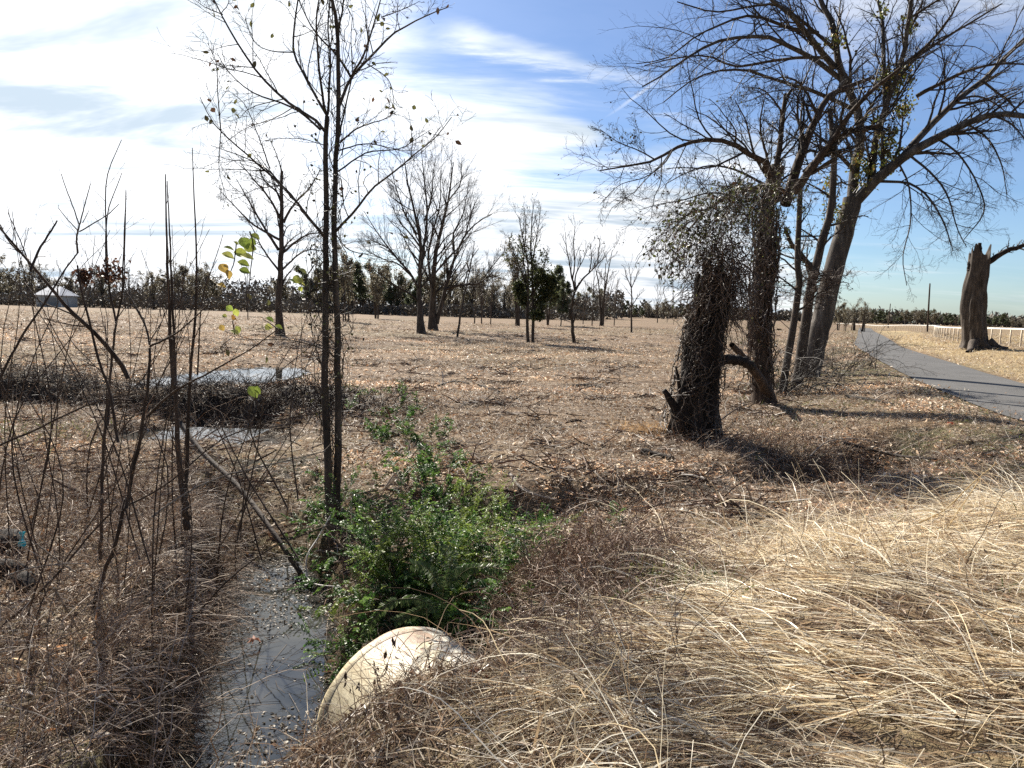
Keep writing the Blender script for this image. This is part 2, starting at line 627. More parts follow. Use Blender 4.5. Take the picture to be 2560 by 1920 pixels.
def mat_pipe():
    """old cream-white plastic pipe with flaking paint, rust-brown stains and dirt"""
    m, nt, bs, out = new_mat('old_pipe')
    tc = nt.node('ShaderNodeTexCoord')
    P = tc.outputs['Object']
    mp = nt.node('ShaderNodeMapping')
    nt.put(mp.inputs[0], P)
    mp.inputs['Scale'].default_value = (1, .18, 1)      # streaks run along the barrel (local Y)
    n1 = nt.noise(mp.outputs[0], 16, 6, .7, .6)
    n2 = nt.noise(P, 4.2, 6, .72, .9)
    n3 = nt.noise(P, 30, 5, .7)
    c = nt.ramp(n1, [(.25, (.24, .18, .10)), (.42, (.50, .41, .25)), (.62, (.64, .56, .38))])
    sx = nt.node('ShaderNodeSeparateXYZ')
    nt.put(sx.inputs[0], P)
    # whitewashed patch on the crown, to the right of the streaky cream side
    wm = nt.map(nt.m('ADD', nt.m('MULTIPLY', sx.outputs[0], 1.1), nt.m('MULTIPLY', nt.m('SUBTRACT', n2, .5), .9)), .02, .10, 0, 1)
    c = nt.mix(nt.m('MULTIPLY', wm, .8), c, nt.ramp(n3, [(.35, (.38, .34, .28)), (.55, (.70, .67, .60))]))
    # bare brown spots near the rim
    near = nt.m('MULTIPLY', nt.map(nt.m('ABSOLUTE', nt.m('ADD', sx.outputs[0], -.02)), .08, .26, 1, 0), nt.map(sx.outputs[1], -.45, -.1, 0, 1))
    flake = nt.map(nt.m('ADD', nt.m('ADD', n2, nt.m('MULTIPLY', n3, .25)), nt.m('MULTIPLY', near, .14)), .74, .76, 0, 1)
    c = nt.mix(nt.m('MULTIPLY', flake, .9), c, (.34, .22, .14))
    c = nt.mix(.6, c, nt.ramp(n3, [(.3, g3(.55)), (.6, g3(1.08))]), 'MULTIPLY')
    nt.put(bs.inputs['Base Color'], c)
    bs.inputs['Roughness'].default_value = .55
    b = nt.node('ShaderNodeBump')
    b.inputs['Strength'].default_value = .5
    b.inputs['Distance'].default_value = .01
    nt.put(b.inputs['Height'], nt.m('ADD', n1, nt.m('MULTIPLY', flake, -.6)))
    nt.l.new(b.outputs[0], bs.inputs['Normal'])
    return m


M['ground'] = mat_ground()
M['road'] = mat_road()
M['water'] = mat_water()
M['pipe'] = mat_pipe()


# ------------------------------------------------------------------ world + sun
def make_world():
    w = bpy.data.worlds.new('World')
    SC.world = w
    w.use_nodes = True
    nt = NT(w.node_tree)
    bg = nt.n['Background']
    sky = nt.node('ShaderNodeTexSky', sky_type='NISHITA')
    sky.sun_disc = False
    sky.sun_elevation = SUN_EL
    sky.sun_rotation = SUN_AZ % (2 * PI)
    sky.air_density = 1.0
    sky.dust_density = .6
    sky.ozone_density = 2.2
    tc = nt.node('ShaderNodeTexCoord')
    D = nt.vm('NORMALIZE', tc.outputs['Generated'])
    sp = nt.node('ShaderNodeSeparateXYZ')
    nt.l.new(D, sp.inputs[0])
    X, Y, Z = sp.outputs
    zz = nt.m('ADD', nt.m('MAXIMUM', Z, 0.0), .10)
    cx = nt.m('DIVIDE', X, zz)
    cy = nt.m('DIVIDE', Y, zz)
    cb = nt.node('ShaderNodeCombineXYZ')
    nt.l.new(cx, cb.inputs[0])
    nt.l.new(cy, cb.inputs[1])
    mp = nt.node('ShaderNodeMapping')
    nt.l.new(cb.outputs[0], mp.inputs[0])
    mp.inputs['Rotation'].default_value = (0, 0, math.radians(14))
    mp.inputs['Scale'].default_value = (.34, .95, 1)
    big = nt.noise(mp.outputs[0], .75, 7, .58, .6)
    mp2 = nt.node('ShaderNodeMapping')
    nt.l.new(cb.outputs[0], mp2.inputs[0])
    mp2.inputs['Rotation'].default_value = (0, 0, math.radians(30))
    mp2.inputs['Scale'].default_value = (.5, 2.0, 1)
    fine = nt.noise(mp2.outputs[0], 2.2, 8, .66, .5)

    def blob(px, py, a, b):
        d = ray(px, py)
        d = d / np.linalg.norm(d)
        dt = nt.vm('DOT_PRODUCT', D, tuple(float(v) for v in d))
        return nt.map(dt, math.cos(math.radians(b)), math.cos(math.radians(a)), 0, 1)

    cov = nt.m('ADD', nt.m('MULTIPLY', big, .85), nt.m('MULTIPLY', fine, .42))
    # more cloud to the left, a blue window above the middle and to the right
    az = nt.m('ARCTAN2', X, Y)
    cov = nt.m('ADD', cov, nt.map(az, math.radians(-6), math.radians(-30), 0, .42))
    cov = nt.m('SUBTRACT', cov, nt.m('MULTIPLY', blob(610, 20, 3, 17), .30))
    cov = nt.m('SUBTRACT', cov, nt.m('MULTIPLY', blob(660, 90, 1, 9), .10))
    cov = nt.m('SUBTRACT', cov, nt.m('MULTIPLY', blob(960, 210, 3, 16), .20))
    cov = nt.m('ADD', cov, nt.m('MULTIPLY', blob(570, 200, 2, 16), .20))
    cov = nt.m('ADD', cov, nt.m('MULTIPLY', blob(430, 100, 2, 10), .08))
    cov = nt.m('ADD', cov, nt.m('MULTIPLY', blob(700, 250, 2, 12), .12))
    # near the horizon: thin veil
    cov = nt.m('ADD', cov, nt.map(Z, .0, .16, .07, 0))
    # cloud thinned overhead and in the unseen sky behind, to cut fill light
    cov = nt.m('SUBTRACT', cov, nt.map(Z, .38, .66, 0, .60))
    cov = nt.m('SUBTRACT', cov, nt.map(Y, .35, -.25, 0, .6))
    # the long straight band crossing above the middle trees and a contrail
    a1, a2 = ray(380, 106), ray(600, 136)
    def band(p1, p2, width, lo, hi, wob=.0):
        v1, v2 = ray(*p1), ray(*p2)
        n = np.cross(v1, v2)
        n /= np.linalg.norm(n)
        if n[2] < 0: n = -n
        dn = nt.vm('DOT_PRODUCT', D, tuple(float(v) for v in n))
        if wob:
            dn = nt.m('ADD', dn, nt.m('MULTIPLY', nt.m('SUBTRACT', fine, .5), wob))
        s1 = nt.map(nt.m('ABSOLUTE', dn), 0, width, 1, 0)
        m1 = nt.map(az, math.atan2(v1[0], v1[1]) - .02, math.atan2(v1[0], v1[1]) + .05, lo, hi)
        m2 = nt.map(az, math.atan2(v2[0], v2[1]) - .05, math.atan2(v2[0], v2[1]) + .02, 1, 0)
        return nt.m('MULTIPLY', s1, nt.m('MULTIPLY', m1, m2))
    cov = nt.m('ADD', cov, nt.m('MULTIPLY', band((370, 104), (610, 137), .022, 0, 1, .03), .34))
    cov = nt.m('ADD', cov, nt.m('MULTIPLY', band((440, 30), (700, 96), .03, 0, 1, .08), .22))
    fac = nt.map(cov, .50, .84, 0.06, 1)
    trail = band((606, 117), (680, 66), .0042, 0, 1, .004)
    fac = nt.m('MAXIMUM', fac, nt.m('MULTIPLY', trail, .42))
    # grey streaks in the bright cloud (thicker parts)
    shade = nt.map(nt.noise(mp.outputs[0], 1.5, 6, .6, .5), .48, .66, 0, 1)
    sd = nt.vm('DOT_PRODUCT', D, tuple(float(v) for v in SUN_DIR))
    glow = nt.map(sd, math.cos(math.radians(52)), math.cos(math.radians(16)), 0, 1)
    glow2 = nt.map(sd, math.cos(math.radians(15)), 1.0, 0, 1)
    cc = (9.9, 10.1, 10.4)
    cc = nt.mix(1, cc, nt.m('ADD', 1.0, nt.m('ADD', nt.m('MULTIPLY', glow, .3), nt.m('MULTIPLY', glow2, .8))), 'MULTIPLY')
    cc = nt.mix(nt.m('MULTIPLY', shade, nt.map(glow2, 0, .3, 1, 0)), cc, nt.mix(1, cc, (.50, .585, .66), 'MULTIPLY'))
    skyc = nt.mix(1, sky.outputs[0], nt.mix(nt.map(Z, .0, .34, 0, 1), (.86, 1.06, 1.28), (.68, .86, 1.12)), 'MULTIPLY')
    skyc = nt.mix(1, skyc, nt.map(Y, .3, -.3, 1, .5), 'MULTIPLY')  # unseen sky behind the viewer dimmed, so backlit faces get less fill
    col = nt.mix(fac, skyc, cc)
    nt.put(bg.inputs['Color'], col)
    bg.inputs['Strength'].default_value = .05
    sd_ = bpy.data.lights.new('sun', 'SUN')
    sd_.energy = 5.0
    sd_.angle = math.radians(.53)
    sd_.color = (1.0, .93, .82)
    so = bpy.data.objects.new('sun', sd_)
    COL.objects.link(so)
    so.rotation_euler = Vector(SUN_DIR.tolist()).to_track_quat('Z', 'Y').to_euler()
    so.location = (-20, 40, 40)


make_world()


# ------------------------------------------------------------------ ground, road, water
FENCE = [(24.5, 26), (29.6, 40), (36.7, 58), (46, 76), (58, 95), (74, 128), (84, 165), (95, 205)]


def make_ground():
    def axis(lo, hi, s, n):
        a, b = math.asinh(lo / s), math.asinh(hi / s)
        return np.sinh(np.linspace(a, b, n)) * s
    xs = axis(-900, 900, 3.0, 820)
    ys = axis(-30, 1500, 3.5, 900) + 3.0
    X, Y = np.meshgrid(xs, ys)
    Z = H(X, Y)
    nx, ny = len(xs), len(ys)
    i = (np.arange(ny - 1)[:, None] * nx + np.arange(nx - 1)[None]).ravel()
    f = np.stack([i, i + 1, i + nx + 1, i + nx], 1)
    # zones: mud, straw, green
    d1, _, dv = pdist(X, Y, DITCH, DITCH_D)
    d2, _, v2 = pdist(X, Y, SIDE, SIDE_D)
    d3, _, v3 = pdist(X, Y, RIDGE, RIDGE_H)
    nz = fbm(X * .8, Y * .8, 51, 3) - .5
    mud = np.maximum.reduce([(1 - sm(d1 + nz, .5, 1.3)) * (dv > .1) * np.where(Y < 9, .45, 1), .95 * (1 - sm(d2 + nz * .8, .2, .8)) * (v2 > .05), 1.0 * (1 - sm(d3 + nz * 1.2, .4, 1.4)) * sm(v3, 0, .2)])
    dr, sr, _ = pdist(X, Y, ROAD)
    dd = dr * sr
    se = (X - .2) * -.51 + (Y - 3.3) * .86
    fd, fs_, _ = pdist(X, Y, FENCE)
    straw = sm(-dd, 1.4, 2.2) * (1 - .75 * ((fs_ < 0) | (fd < 1.5)))
    green = np.where((dd > 1.3) & (dd < 6), .9 * (1 - sm(dd, 2.5, 6)), 0) * sm(fbm(X * .5, Y * .5, 81, 2), .35, .6)
    green = np.maximum(green, .5 * np.exp(-((X + 7.5) ** 2 / 6 + (Y - 10) ** 2 / 3)))
    green = np.maximum(green, .35 * sm(fbm(X / 9, Y / 9, 91, 3), .56, .68))
    c = np.stack([mud, straw, green], -1).reshape(-1, 3)
    o = mk('ground', np.stack([X, Y, Z], -1).reshape(-1, 3), f, M['ground'], None, True, c)
    tag(o, 'wide field of brown leaf litter, soil and dry stubble', kind='structure')
    # road sheet
    P = smooth_path([(x, y, 0) for x, y in ROAD], 260)
    T = np.gradient(P, axis=0)
    T /= np.linalg.norm(T, axis=1, keepdims=True)
    Nn = np.stack([-T[:, 1], T[:, 0], T[:, 2] * 0], 1)
    cols = []
    ws = np.linspace(-1, 1, 9)
    for w in ws:
        wob = .09 * (fbm(P[:, 0] * 1.5 + w * 9, P[:, 1] * 1.5, 61, 3) - .5) * (abs(w) > .9)
        q = P + Nn * (ROAD_W * w + wob * np.sign(w))[:, None] if True else 0
        rz = .4 - .0045 * np.clip(q[:, 1] - 60, 0, 80)
        q[:, 2] = rz + .012 + .02 * (1 - w * w)
        cols.append(q)
    V = np.stack(cols, 1)
    K, W_, _ = V.shape
    i = (np.arange(K - 1)[:, None] * W_ + np.arange(W_ - 1)[None]).ravel()
    f = np.stack([i, i + W_, i + W_ + 1, i + 1], 1)
    o = mk('road', V.reshape(-1, 3), f, M['road'], None, True)
    tag(o, 'narrow grey asphalt lane bending away to the right', kind='structure')


make_ground()


def water(name, x0, x1, y0, y1, z, label):
    V = np.array([[x0, y0, z], [x1, y0, z], [x1, y1, z], [x0, y1, z]])
    o = mk(name, V, np.array([[0, 1, 2, 3]]), M['water'])
    tag(o, label, kind='structure')


water('ditch_water', -3.4, -.2, 2.6, 7.6, -.62, 'dark still ditch water reflecting the sky below the pipe')
water('pool_water', -7.4, -4.3, 9.9, 12.2, -.13, 'small pale pool in the ditch behind the saplings')
water('puddle_water', -12, -6.0, 16.8, 25.5, -.115, 'shining puddle in the field beyond the dark bank')


# ------------------------------------------------------------------ trees
def cmix(n, cols, w=None):
    cols = np.array(cols, float)
    k = rng.choice(len(cols), n, p=w)
    return cols[k] * rng.uniform(.75, 1.25, (n, 1))


TW = [(.03, .024, .019), (.05, .039, .031), (.085, .068, .054)]
TWP = [(.08, .07, .06), (.14, .125, .105), (.05, .042, .035)]


def twigs_on(P, R, spec, minr, mb, cols, S=3):
    """several levels of branches, returns the last two levels"""
    lv = []
    for k, s in enumerate(spec):
        P, R = grow(P, R, minr=minr * (1.25 - .2 * k), **s)
        lv.append((P, R))
        mb.tubes(P, R, S=4 if k == 0 else S, col=cmix(len(P), cols))
    return lv


def pick(P, n, lo=.2):
    i = rng.integers(0, len(P), n)
    t = rng.uniform(lo, 1, n) * (P.shape[1] - 1)
    k = np.clip(t.astype(int), 0, P.shape[1] - 2)
    w = (t - k)[:, None]
    p = P[i, k] * (1 - w) + P[i, k + 1] * w
    d = P[i, k + 1] - P[i, k]
    return p, d / (np.linalg.norm(d, axis=1, keepdims=True) + 1e-9)


def stack(limbs):
    return np.stack([l[0] for l in limbs]), np.stack([l[1] for l in limbs])


def tree(name, label, cat, base, solid, limbs, spec, mat, minr, cols=TW, leaf=None, group=None, sides=10):
    """solid: thick limbs for the trunk mesh; limbs: everything twigs grow from"""
    e = empty(name, base, label, cat, group)
    mb = MB()
    for P, R in solid:
        mb.tubes(P[None], R[None], S=sides)
    mb.build('trunk', M[mat], e, True)
    cr = MB()
    P, R = stack(limbs)
    cr.tubes(P, R, S=5, col=cmix(len(P), cols)) if mat == 'none' else None
    lv = twigs_on(P, R, spec, minr, cr, cols)
    cr.build('crown', M['twig'], e, False)
    if leaf:
        lb = MB()
        for (n, size, lc, lo) in leaf:
            p, d = pick(lv[-1][0], n, lo)
            d = d + rng.normal(size=d.shape) * .7
            d[:, 2] -= .4
            lb.leaves(p, d, size * rng.uniform(.6, 1.3, n), size * .32 * rng.uniform(.7, 1.3, n), cmix(n, lc))
        lb.build('foliage', M['leaf'], e)
    return e, lv


# ---- twin sapling by the ditch, in front of everything
def twin_sapling():
    b = ground(331, 536)
    Y = b[1]
    A, B = [], []
    tA = trace(11, [(355, 3760), (350, 3600), (322, 3000), (312, 2300), (318, 1659), (318, 1400), (314, 1100), (316, 950), (326, 800)], Y, Y, 22, 4.3, 2.2, .14)
    tB = trace(11, [(385, 3560), (395, 3300), (400, 2900), (395, 2300), (377, 1659), (380, 1300), (390, 1000), (405, 700), (400, 400), (398, 200), (370, 50), (345, -60), (330, -400)], Y + .05, Y, 26, 4.0, 1.4, .14)
    T = lambda c, p, r0, r1, y1=0: trace(c, p, Y, Y + y1, 14, r0 * .62, r1 * .6, .2)
    A += [T(11, [(326, 800), (210, 600), (120, 430), (90, 340), (108, 100), (130, -60), (120, -250)], 2.3, .8, .3),
          T(11, [(318, 790), (290, 640), (265, 400), (250, 150), (268, 0), (290, -260)], 2.2, .8, -.5),
          T(11, [(330, 790), (340, 600), (348, 400), (330, 200), (345, -20), (370, -280)], 2., .7, .4),
          T(1, [(1935, 790), (1880, 720), (1700, 600), (1500, 395), (1310, 85), (1255, -30), (1200, -160)], 2.6, .7, .5),
          T(1, [(1900, 770), (1740, 640), (1500, 550), (1350, 420), (1285, 310)], 1.9, .5, -.5),
          T(1, [(1925, 1400), (1860, 1330), (1700, 1130), (1500, 950), (1310, 780), (1240, 690), (1185, 575)], 2.7, .6, -.4),
          T(1, [(1930, 1420), (1800, 1250), (1680, 1110), (1580, 1000), (1440, 930), (1250, 862)], 2.1, .5, .5),
          T(1, [(1310, 790), (1290, 560), (1283, 380), (1230, 255)], 1., .4, -.6),
          T(1, [(1308, 790), (1298, 1000), (1345, 1175)], .8, .35, -.3),
          T(1, [(1600, 1000), (1540, 830), (1450, 620), (1350, 535)], 1.1, .4, .1),
          T(1, [(1320, 85), (1220, 45), (1140, -10)], 1., .4, .5), T(1, [(1310, 80), (1355, 10), (1340, -90)], .8, .4, .5),
          T(1, [(1920, 860), (1800, 825), (1680, 820), (1560, 835)], .9, .35, .2),
          T(1, [(1500, 400), (1380, 390), (1290, 380)], .9, .35, -.3),
          T(1, [(1740, 310), (1600, 300), (1500, 240), (1450, 90)], 1., .4, .2)]
    B += [T(11, [(405, 740), (450, 640), (490, 540), (620, 400), (740, 270), (870, 180), (1050, 92), (1157, 52)], 2.6, .7, .4),
          T(11, [(492, 540), (590, 350), (650, 150), (700, -30), (720, -200)], 2., .7, -.4),
          T(11, [(488, 530), (390, 380), (250, 230), (150, 50), (110, -80)], 1.9, .6, .3),
          T(11, [(400, 220), (430, 80), (445, -40), (480, -300)], 1.8, .8, -.2),
          T(11, [(400, 980), (460, 700), (500, 500), (490, 300), (500, 100)], 1.5, .5, .5),
          T(11, [(415, 985), (540, 885), (700, 830), (812, 770)], 1.6, .45, -.5),
          T(11, [(410, 1040), (600, 993), (850, 1040), (955, 1035)], 1.3, .4, .4),
          T(11, [(400, 1185), (600, 1055), (820, 1030), (940, 960), (1045, 895)], 1.5, .45, .3),
          T(11, [(385, 1600), (520, 1450), (640, 1300), (750, 1220), (950, 1050), (1075, 950), (1187, 808)], 2.2, .6, -.6),
          T(11, [(600, 440), (720, 520), (770, 600), (792, 760)], .9, .4, .2),
          T(11, [(700, 120), (860, 60), (960, 10)], 1., .4, .2),
          T(4, [(95, 560), (170, 650), (330, 690), (450, 735)], 1.1, .4, -.8),
          T(2, [(1990, 700), (1900, 640), (1700, 590), (1500, 590), (1330, 540)], 1.2, .4, -.9),
          T(2, [(1930, 800), (1850, 560), (1840, 300), (1810, 100)], .9, .4, .3)]
    spec = [dict(n=10, lenf=.42, ang=.75, up=.05, curl=.18, K=7, rf=.5, t0=.12, lmax=1.1),
            dict(n=6, lenf=.5, ang=.8, up=.02, curl=.22, K=5, rf=.6, lmax=.5)]
    e, lv = tree('twin_trunk_sapling', 'tall bare twin-trunked sapling rising from the ditch edge, in front of the field', 'tree', b, [tA, tB], A + B, spec, 'bark', .0018,
                 leaf=[(130, .06, [(.05, .045, .02), (.12, .12, .04), (.09, .05, .03)], .5)])
    mb = MB()
    for P, R in A + B:
        mb.tubes(P[None], R[None], S=6)
    mb.build('limb', M['bark'], e, True)
    # fine shoots and creepers running up both trunks
    v = MB()
    for tr, n in ((tA, 24), (tB, 26)):
        P, R = tr
        for _ in range(n):
            s0 = rng.uniform(0, .7)
            s1 = min(1, s0 + rng.uniform(.15, .5))
            t = np.linspace(s0, s1, 26) * (len(P) - 1)
            q = np.stack([np.interp(t, np.arange(len(P)), P[:, k]) for k in range(3)], 1)
            a = np.cumsum(rng.normal(size=26) * .5) + rng.uniform(0, 6)
            off = .045 + np.abs(np.cumsum(rng.normal(size=26) * .022))
            q[:, 0] += np.cos(a) * off
            q[:, 1] += np.sin(a) * off
            v.tubes(q[None], np.full((1, 26), rng.uniform(.002, .0045)), S=3, col=cmix(1, TW))
            c, cr = grow(q[None], np.full((1, 26), .003), 6, .16, 1.1, up=.0, curl=.3, K=5, minr=.0016)
            v.tubes(c, cr, S=3, col=cmix(len(c), TW))
            p, d = pick(c, 7)
            v.leaves(p, d + rng.normal(size=d.shape) * .6, .035, .012, cmix(7, [(.10, .11, .03), (.06, .04, .02), (.2, .2, .06)]))
    ev = empty('climbing_vine', b, 'thin dry creeper winding up the tall twin-trunked sapling', 'vine')
    v.build('vine_stem', M['vine'], ev)


twin_sapling()


# ---- big roadside trees on the right
def root_flare(P, R, k=3, f=1.5):
    R = R.copy()
    for i in range(k):
        R[i] *= 1 + (f - 1) * (1 - i / k) ** 2
    return P, R


def big_trees():
    # leaning tree nearest the road
    b = ground(806, 377)
    Y = b[1]
    T = lambda c, p, r0, r1, y1=0, y0=0: trace(c, p, Y + y0, Y + y0 + y1, 14, r0 * .85, r1 * .72, .1)
    trunk = root_flare(*trace(7, [(1010, 775), (1025, 700), (1065, 560), (1105, 400), (1150, 200), (1190, 60), (1235, -120), (1265, -230)], Y, Y, 22, 10.2, 8.6, .04), 5, 1.35)
    solid = [trunk,
             T(6, [(1310, 1060), (1420, 940), (1560, 822), (1700, 742), (1900, 640), (2040, 592), (2198, 600), (2400, 650)], 6.8, 2.6, -3.5),
             T(6, [(1305, 1060), (1325, 850), (1352, 720), (1340, 600), (1290, 470), (1235, 340), (1215, 150), (1140, 0), (1100, -150)], 6.0, 2.4, 1.5),
             T(6, [(1560, 825), (1700, 665), (1850, 520), (1980, 420), (2100, 300), (2210, 190), (2330, 80)], 4.0, 1.8, 2.5, -.8),
             T(6, [(1400, 960), (1430, 720), (1480, 560), (1570, 300), (1600, 100), (1630, -100)], 3.8, 2.2, -1.5),
             T(6, [(1215, 350), (1100, 210), (1010, 100), (890, 0), (800, -80)], 3.6, 1.6, -2.5, 1),
             T(6, [(1480, 560), (1470, 300), (1462, 100), (1420, -60)], 2.8, 1.6, 1.5, -.6),
             T(6, [(1260, 420), (1120, 310), (960, 230), (860, 190), (620, 212), (450, 300), (340, 380), (220, 450)], 3.0, .9, -3.5, 1)]
    limbs = solid[1:] + [
        T(6, [(1640, 500), (1750, 440), (1900, 370), (2060, 332), (2250, 335)], 2.4, .9, -2, -.5),
        T(6, [(1500, 460), (1640, 300), (1800, 190), (1950, 100), (2080, 20)], 2.4, .9, 1.5, -.5),
        T(6, [(1570, 340), (1700, 230), (1800, 110), (1880, -30)], 2.2, .9, -1.5, -.5),
        T(6, [(1590, 180), (1650, 60), (1700, -60)], 2.0, .9, 1.),
        T(6, [(1220, 260), (1060, 120), (930, 30), (800, 30), (600, 62), (400, 10)], 2.0, .7, -3, 1),
        T(6, [(1300, 560), (1100, 470), (900, 412), (770, 365), (600, 370), (470, 420), (330, 530)], 2.4, .7, -3, .5),
        T(6, [(1180, 300), (1040, 300), (860, 320), (700, 345), (560, 290), (400, 300), (230, 340)], 1.9, .6, 2, 1),
        T(6, [(1130, 170), (1000, 150), (860, 100), (760, 82), (620, 130), (480, 200), (350, 300), (190, 330)], 2.1, .6, -4, 1),
        T(6, [(1340, 640), (1420, 560), (1520, 540)], 1.5, .8, -2),
        T(6, [(1450, 940), (1600, 950), (1700, 1020), (1780, 1150), (1830, 1300)], 1.8, .6, -2.5, -.5),
        T(6, [(1600, 800), (1720, 900), (1800, 1010), (1850, 1180), (1900, 1280)], 1.5, .5, -2.5, -1),
        T(6, [(1540, 830), (1600, 960), (1610, 1150), (1570, 1330), (1590, 1480)], 1.1, .45, -2, -1),
        T(6, [(1750, 720), (1860, 800), (1960, 960), (1990, 1100), (1880, 1250)], 1.4, .5, -2, -1.5),
        T(6, [(1900, 640), (2010, 720), (2080, 850), (2110, 1010)], 1.4, .5, -1, -2.),
        T(6, [(1980, 420), (2060, 480), (2150, 560), (2200, 700)], 1.6, .5, -1, 0),
        T(6, [(1850, 520), (1960, 500), (2080, 560), (2150, 650)], 1.4, .5, 1, 0),
        T(6, [(1320, 900), (1240, 800), (1130, 760), (1040, 700)], 1.8, .6, -1),
        T(6, [(1600, 100), (1720, 20), (1850, -60)], 1.6, .8, -1),
        T(6, [(2000, 590), (2130, 640), (2230, 760)], 1.5, .5, -1, -2.5)]
    mb_l = limbs[len(solid) - 1:]
    spec = [dict(n=14, lenf=.40, ang=.72, up=.05, curl=.13, K=8, rf=.45, t0=.1, lmax=3.0),
            dict(n=8, lenf=.48, ang=.7, up=.02, curl=.16, K=6, rf=.6, lmax=1.2, sag=.05),
            dict(n=4, lenf=.5, ang=.7, up=.0, curl=.2, K=4, rf=.7, lmax=.55)]
    e, lv = tree('large_bare_tree', 'large bare tree leaning right with a pale trunk, nearest the lane', 'tree', b, solid, limbs, spec, 'bark_pale', .0034, sides=12)
    mb = MB()
    for P, R in mb_l:
        mb.tubes(P[None], R[None], S=6)
    mb.build('limb', M['bark'], e, True)
    # olive-yellow leaf clusters of a climber in its middle
    lb = MB()
    keep = []
    for cx, cy, rad, n in ((1540, 400, 110, 520), (1570, 560, 70, 260), (1480, 800, 110, 480), (1390, 900, 90, 260), (1500, 690, 60, 160), (1600, 120, 60, 120), (1450, 420, 70, 160), (1340, 840, 60, 120), (1200, 1080, 80, 200), (1190, 940, 60, 140), (1430, 640, 60, 90), (1230, 200, 90, 100), (1470, 60, 60, 60)):
        for _ in range(n // 4):
            r = rng.normal(size=3) * .4
            px, py = cv(6, [(cx + r[0] * rad * .9, cy + r[1] * rad * 1.1)])[0]
            c = at(px, py, Y - .3 + r[2])
            k = 4
            p = c + rng.normal(size=(k, 3)) * .07
            lb.leaves(p, rng.normal(size=(k, 3)) - np.array([0, 0, .7]), rng.uniform(.06, .13, k), rng.uniform(.025, .05, k), cmix(k, [(.16, .19, .035), (.10, .12, .03), (.24, .24, .06), (.06, .05, .02), (.2, .13, .04)]))
    # stems that carry them
    for pts in ([(1340, 1000), (1400, 850), (1500, 700), (1560, 500), (1600, 300), (1620, 80)], [(1200, 1200), (1190, 1000), (1220, 900)], [(1360, 1000), (1460, 800), (1500, 650), (1450, 420), (1480, 60)]):
        for _ in range(5):
            P, R = trace(6, [(x + rng.normal() * 16, y) for x, y in pts], Y - .3, Y - .3, 24, .35, .2, 2.2)
            lb.tubes(P[None], R[None], S=3, col=cmix(1, TW))
            c, cr = grow(P[None], R[None], 22, .06, 1.2, up=0, curl=.3, K=4, minr=.003)
            lb.tubes(c, cr, S=3, col=cmix(len(c), TW))
    ev = empty('leafy_climber', b, 'yellow-green leafy climber growing through the middle of the large leaning tree', 'vine')
    lb.build('foliage', M['leaf'], ev)

    # vine-covered tree behind the stump
    b = ground(764, 404)
    Y = b[1]
    T = lambda c, p, r0, r1, y1=0, y0=0: trace(c, p, Y + y0, Y + y0 + y1, 14, r0 * .85, r1 * .72, .1)
    t2 = root_flare(*trace(13, [(1020, 1230), (1010, 1120), (1000, 800), (1010, 400), (1040, 100), (1050, -250), (1060, -500), (1150, -780)], Y, Y, 22, 8., 6.5, .05), 5, 1.6)
    solid = [t2,
             T(6, [(960, 1060), (1000, 930), (1060, 760), (1130, 600), (1185, 500), (1310, 442), (1420, 400)], 6.2, 2.2, 1.),
             T(6, [(1000, 1000), (1060, 930), (1130, 820), (1200, 740), (1290, 600), (1400, 480), (1560, 350)], 5.0, 1.8, -1.5),
             T(6, [(1060, 900), (1110, 850), (1200, 750), (1290, 682), (1380, 668), (1450, 650)], 4.2, 2.8, -.8),
             T(6, [(930, 1040), (915, 900), (932, 760), (948, 600), (962, 485)], 4.2, 2.2, .5),
             T(6, [(900, 1000), (860, 850), (760, 790), (690, 745), (590, 722), (480, 737), (380, 770), (290, 830), (170, 855), (0, 885)], 3.8, .8, -2.5),
             T(6, [(960, 1000), (880, 965), (760, 985), (680, 1010), (560, 1085), (460, 1190)], 3.4, 1.2, -2.),
             T(13, [(1090, 1180), (1050, 1080), (930, 900), (850, 800), (760, 700)], 7.0, 4.0, -1.2)]
    limbs = solid[1:7] + [
        T(6, [(890, 900), (850, 760), (830, 640), (850, 520)], 2.0, .8, -1),
        T(6, [(870, 920), (800, 800), (760, 640), (700, 520)], 2.0, .6, -1.5),
        T(6, [(1050, 800), (1040, 640), (1060, 480), (1080, 400)], 1.8, .7, 1),
        T(6, [(860, 960), (700, 880), (560, 860), (440, 900), (330, 960)], 1.6, .5, -2),
        T(6, [(290, 830), (200, 780), (100, 740), (0, 670)], .9, .35, -.3, -2.3),
        T(6, [(380, 770), (330, 850), (230, 920), (100, 960), (0, 1060)], .9, .35, -.3, -2.2),
        T(6, [(1130, 600), (1050, 450), (960, 400), (850, 430)], 1.8, .6, -1),
        T(6, [(950, 620), (930, 560), (850, 470), (760, 450)], 1.4, .5, -1),
        T(6, [(680, 1010), (560, 1000), (420, 1040), (300, 1060), (200, 1090)], 1.2, .4, -1, -1.5),
        T(6, [(560, 1085), (470, 1100), (380, 1180), (290, 1230)], 1., .4, -.5, -1.8)]
    spec2 = [dict(n=14, lenf=.42, ang=.75, up=.04, curl=.15, K=8, rf=.45, t0=.1, lmax=2.0),
             dict(n=7, lenf=.5, ang=.7, up=.02, curl=.17, K=6, rf=.6, lmax=.9),
             dict(n=4, lenf=.5, ang=.7, up=.0, curl=.2, K=4, rf=.7, lmax=.4)]
    e, lv = tree('vine_covered_tree', 'dark tree wrapped in dead vines, behind the broken stump', 'tree', b, solid, limbs, spec2, 'bark_brown', .0034,
                 leaf=[(500, .055, [(.03, .028, .015), (.05, .03, .02), (.07, .07, .025)], .3)], sides=10)
    mb = MB()
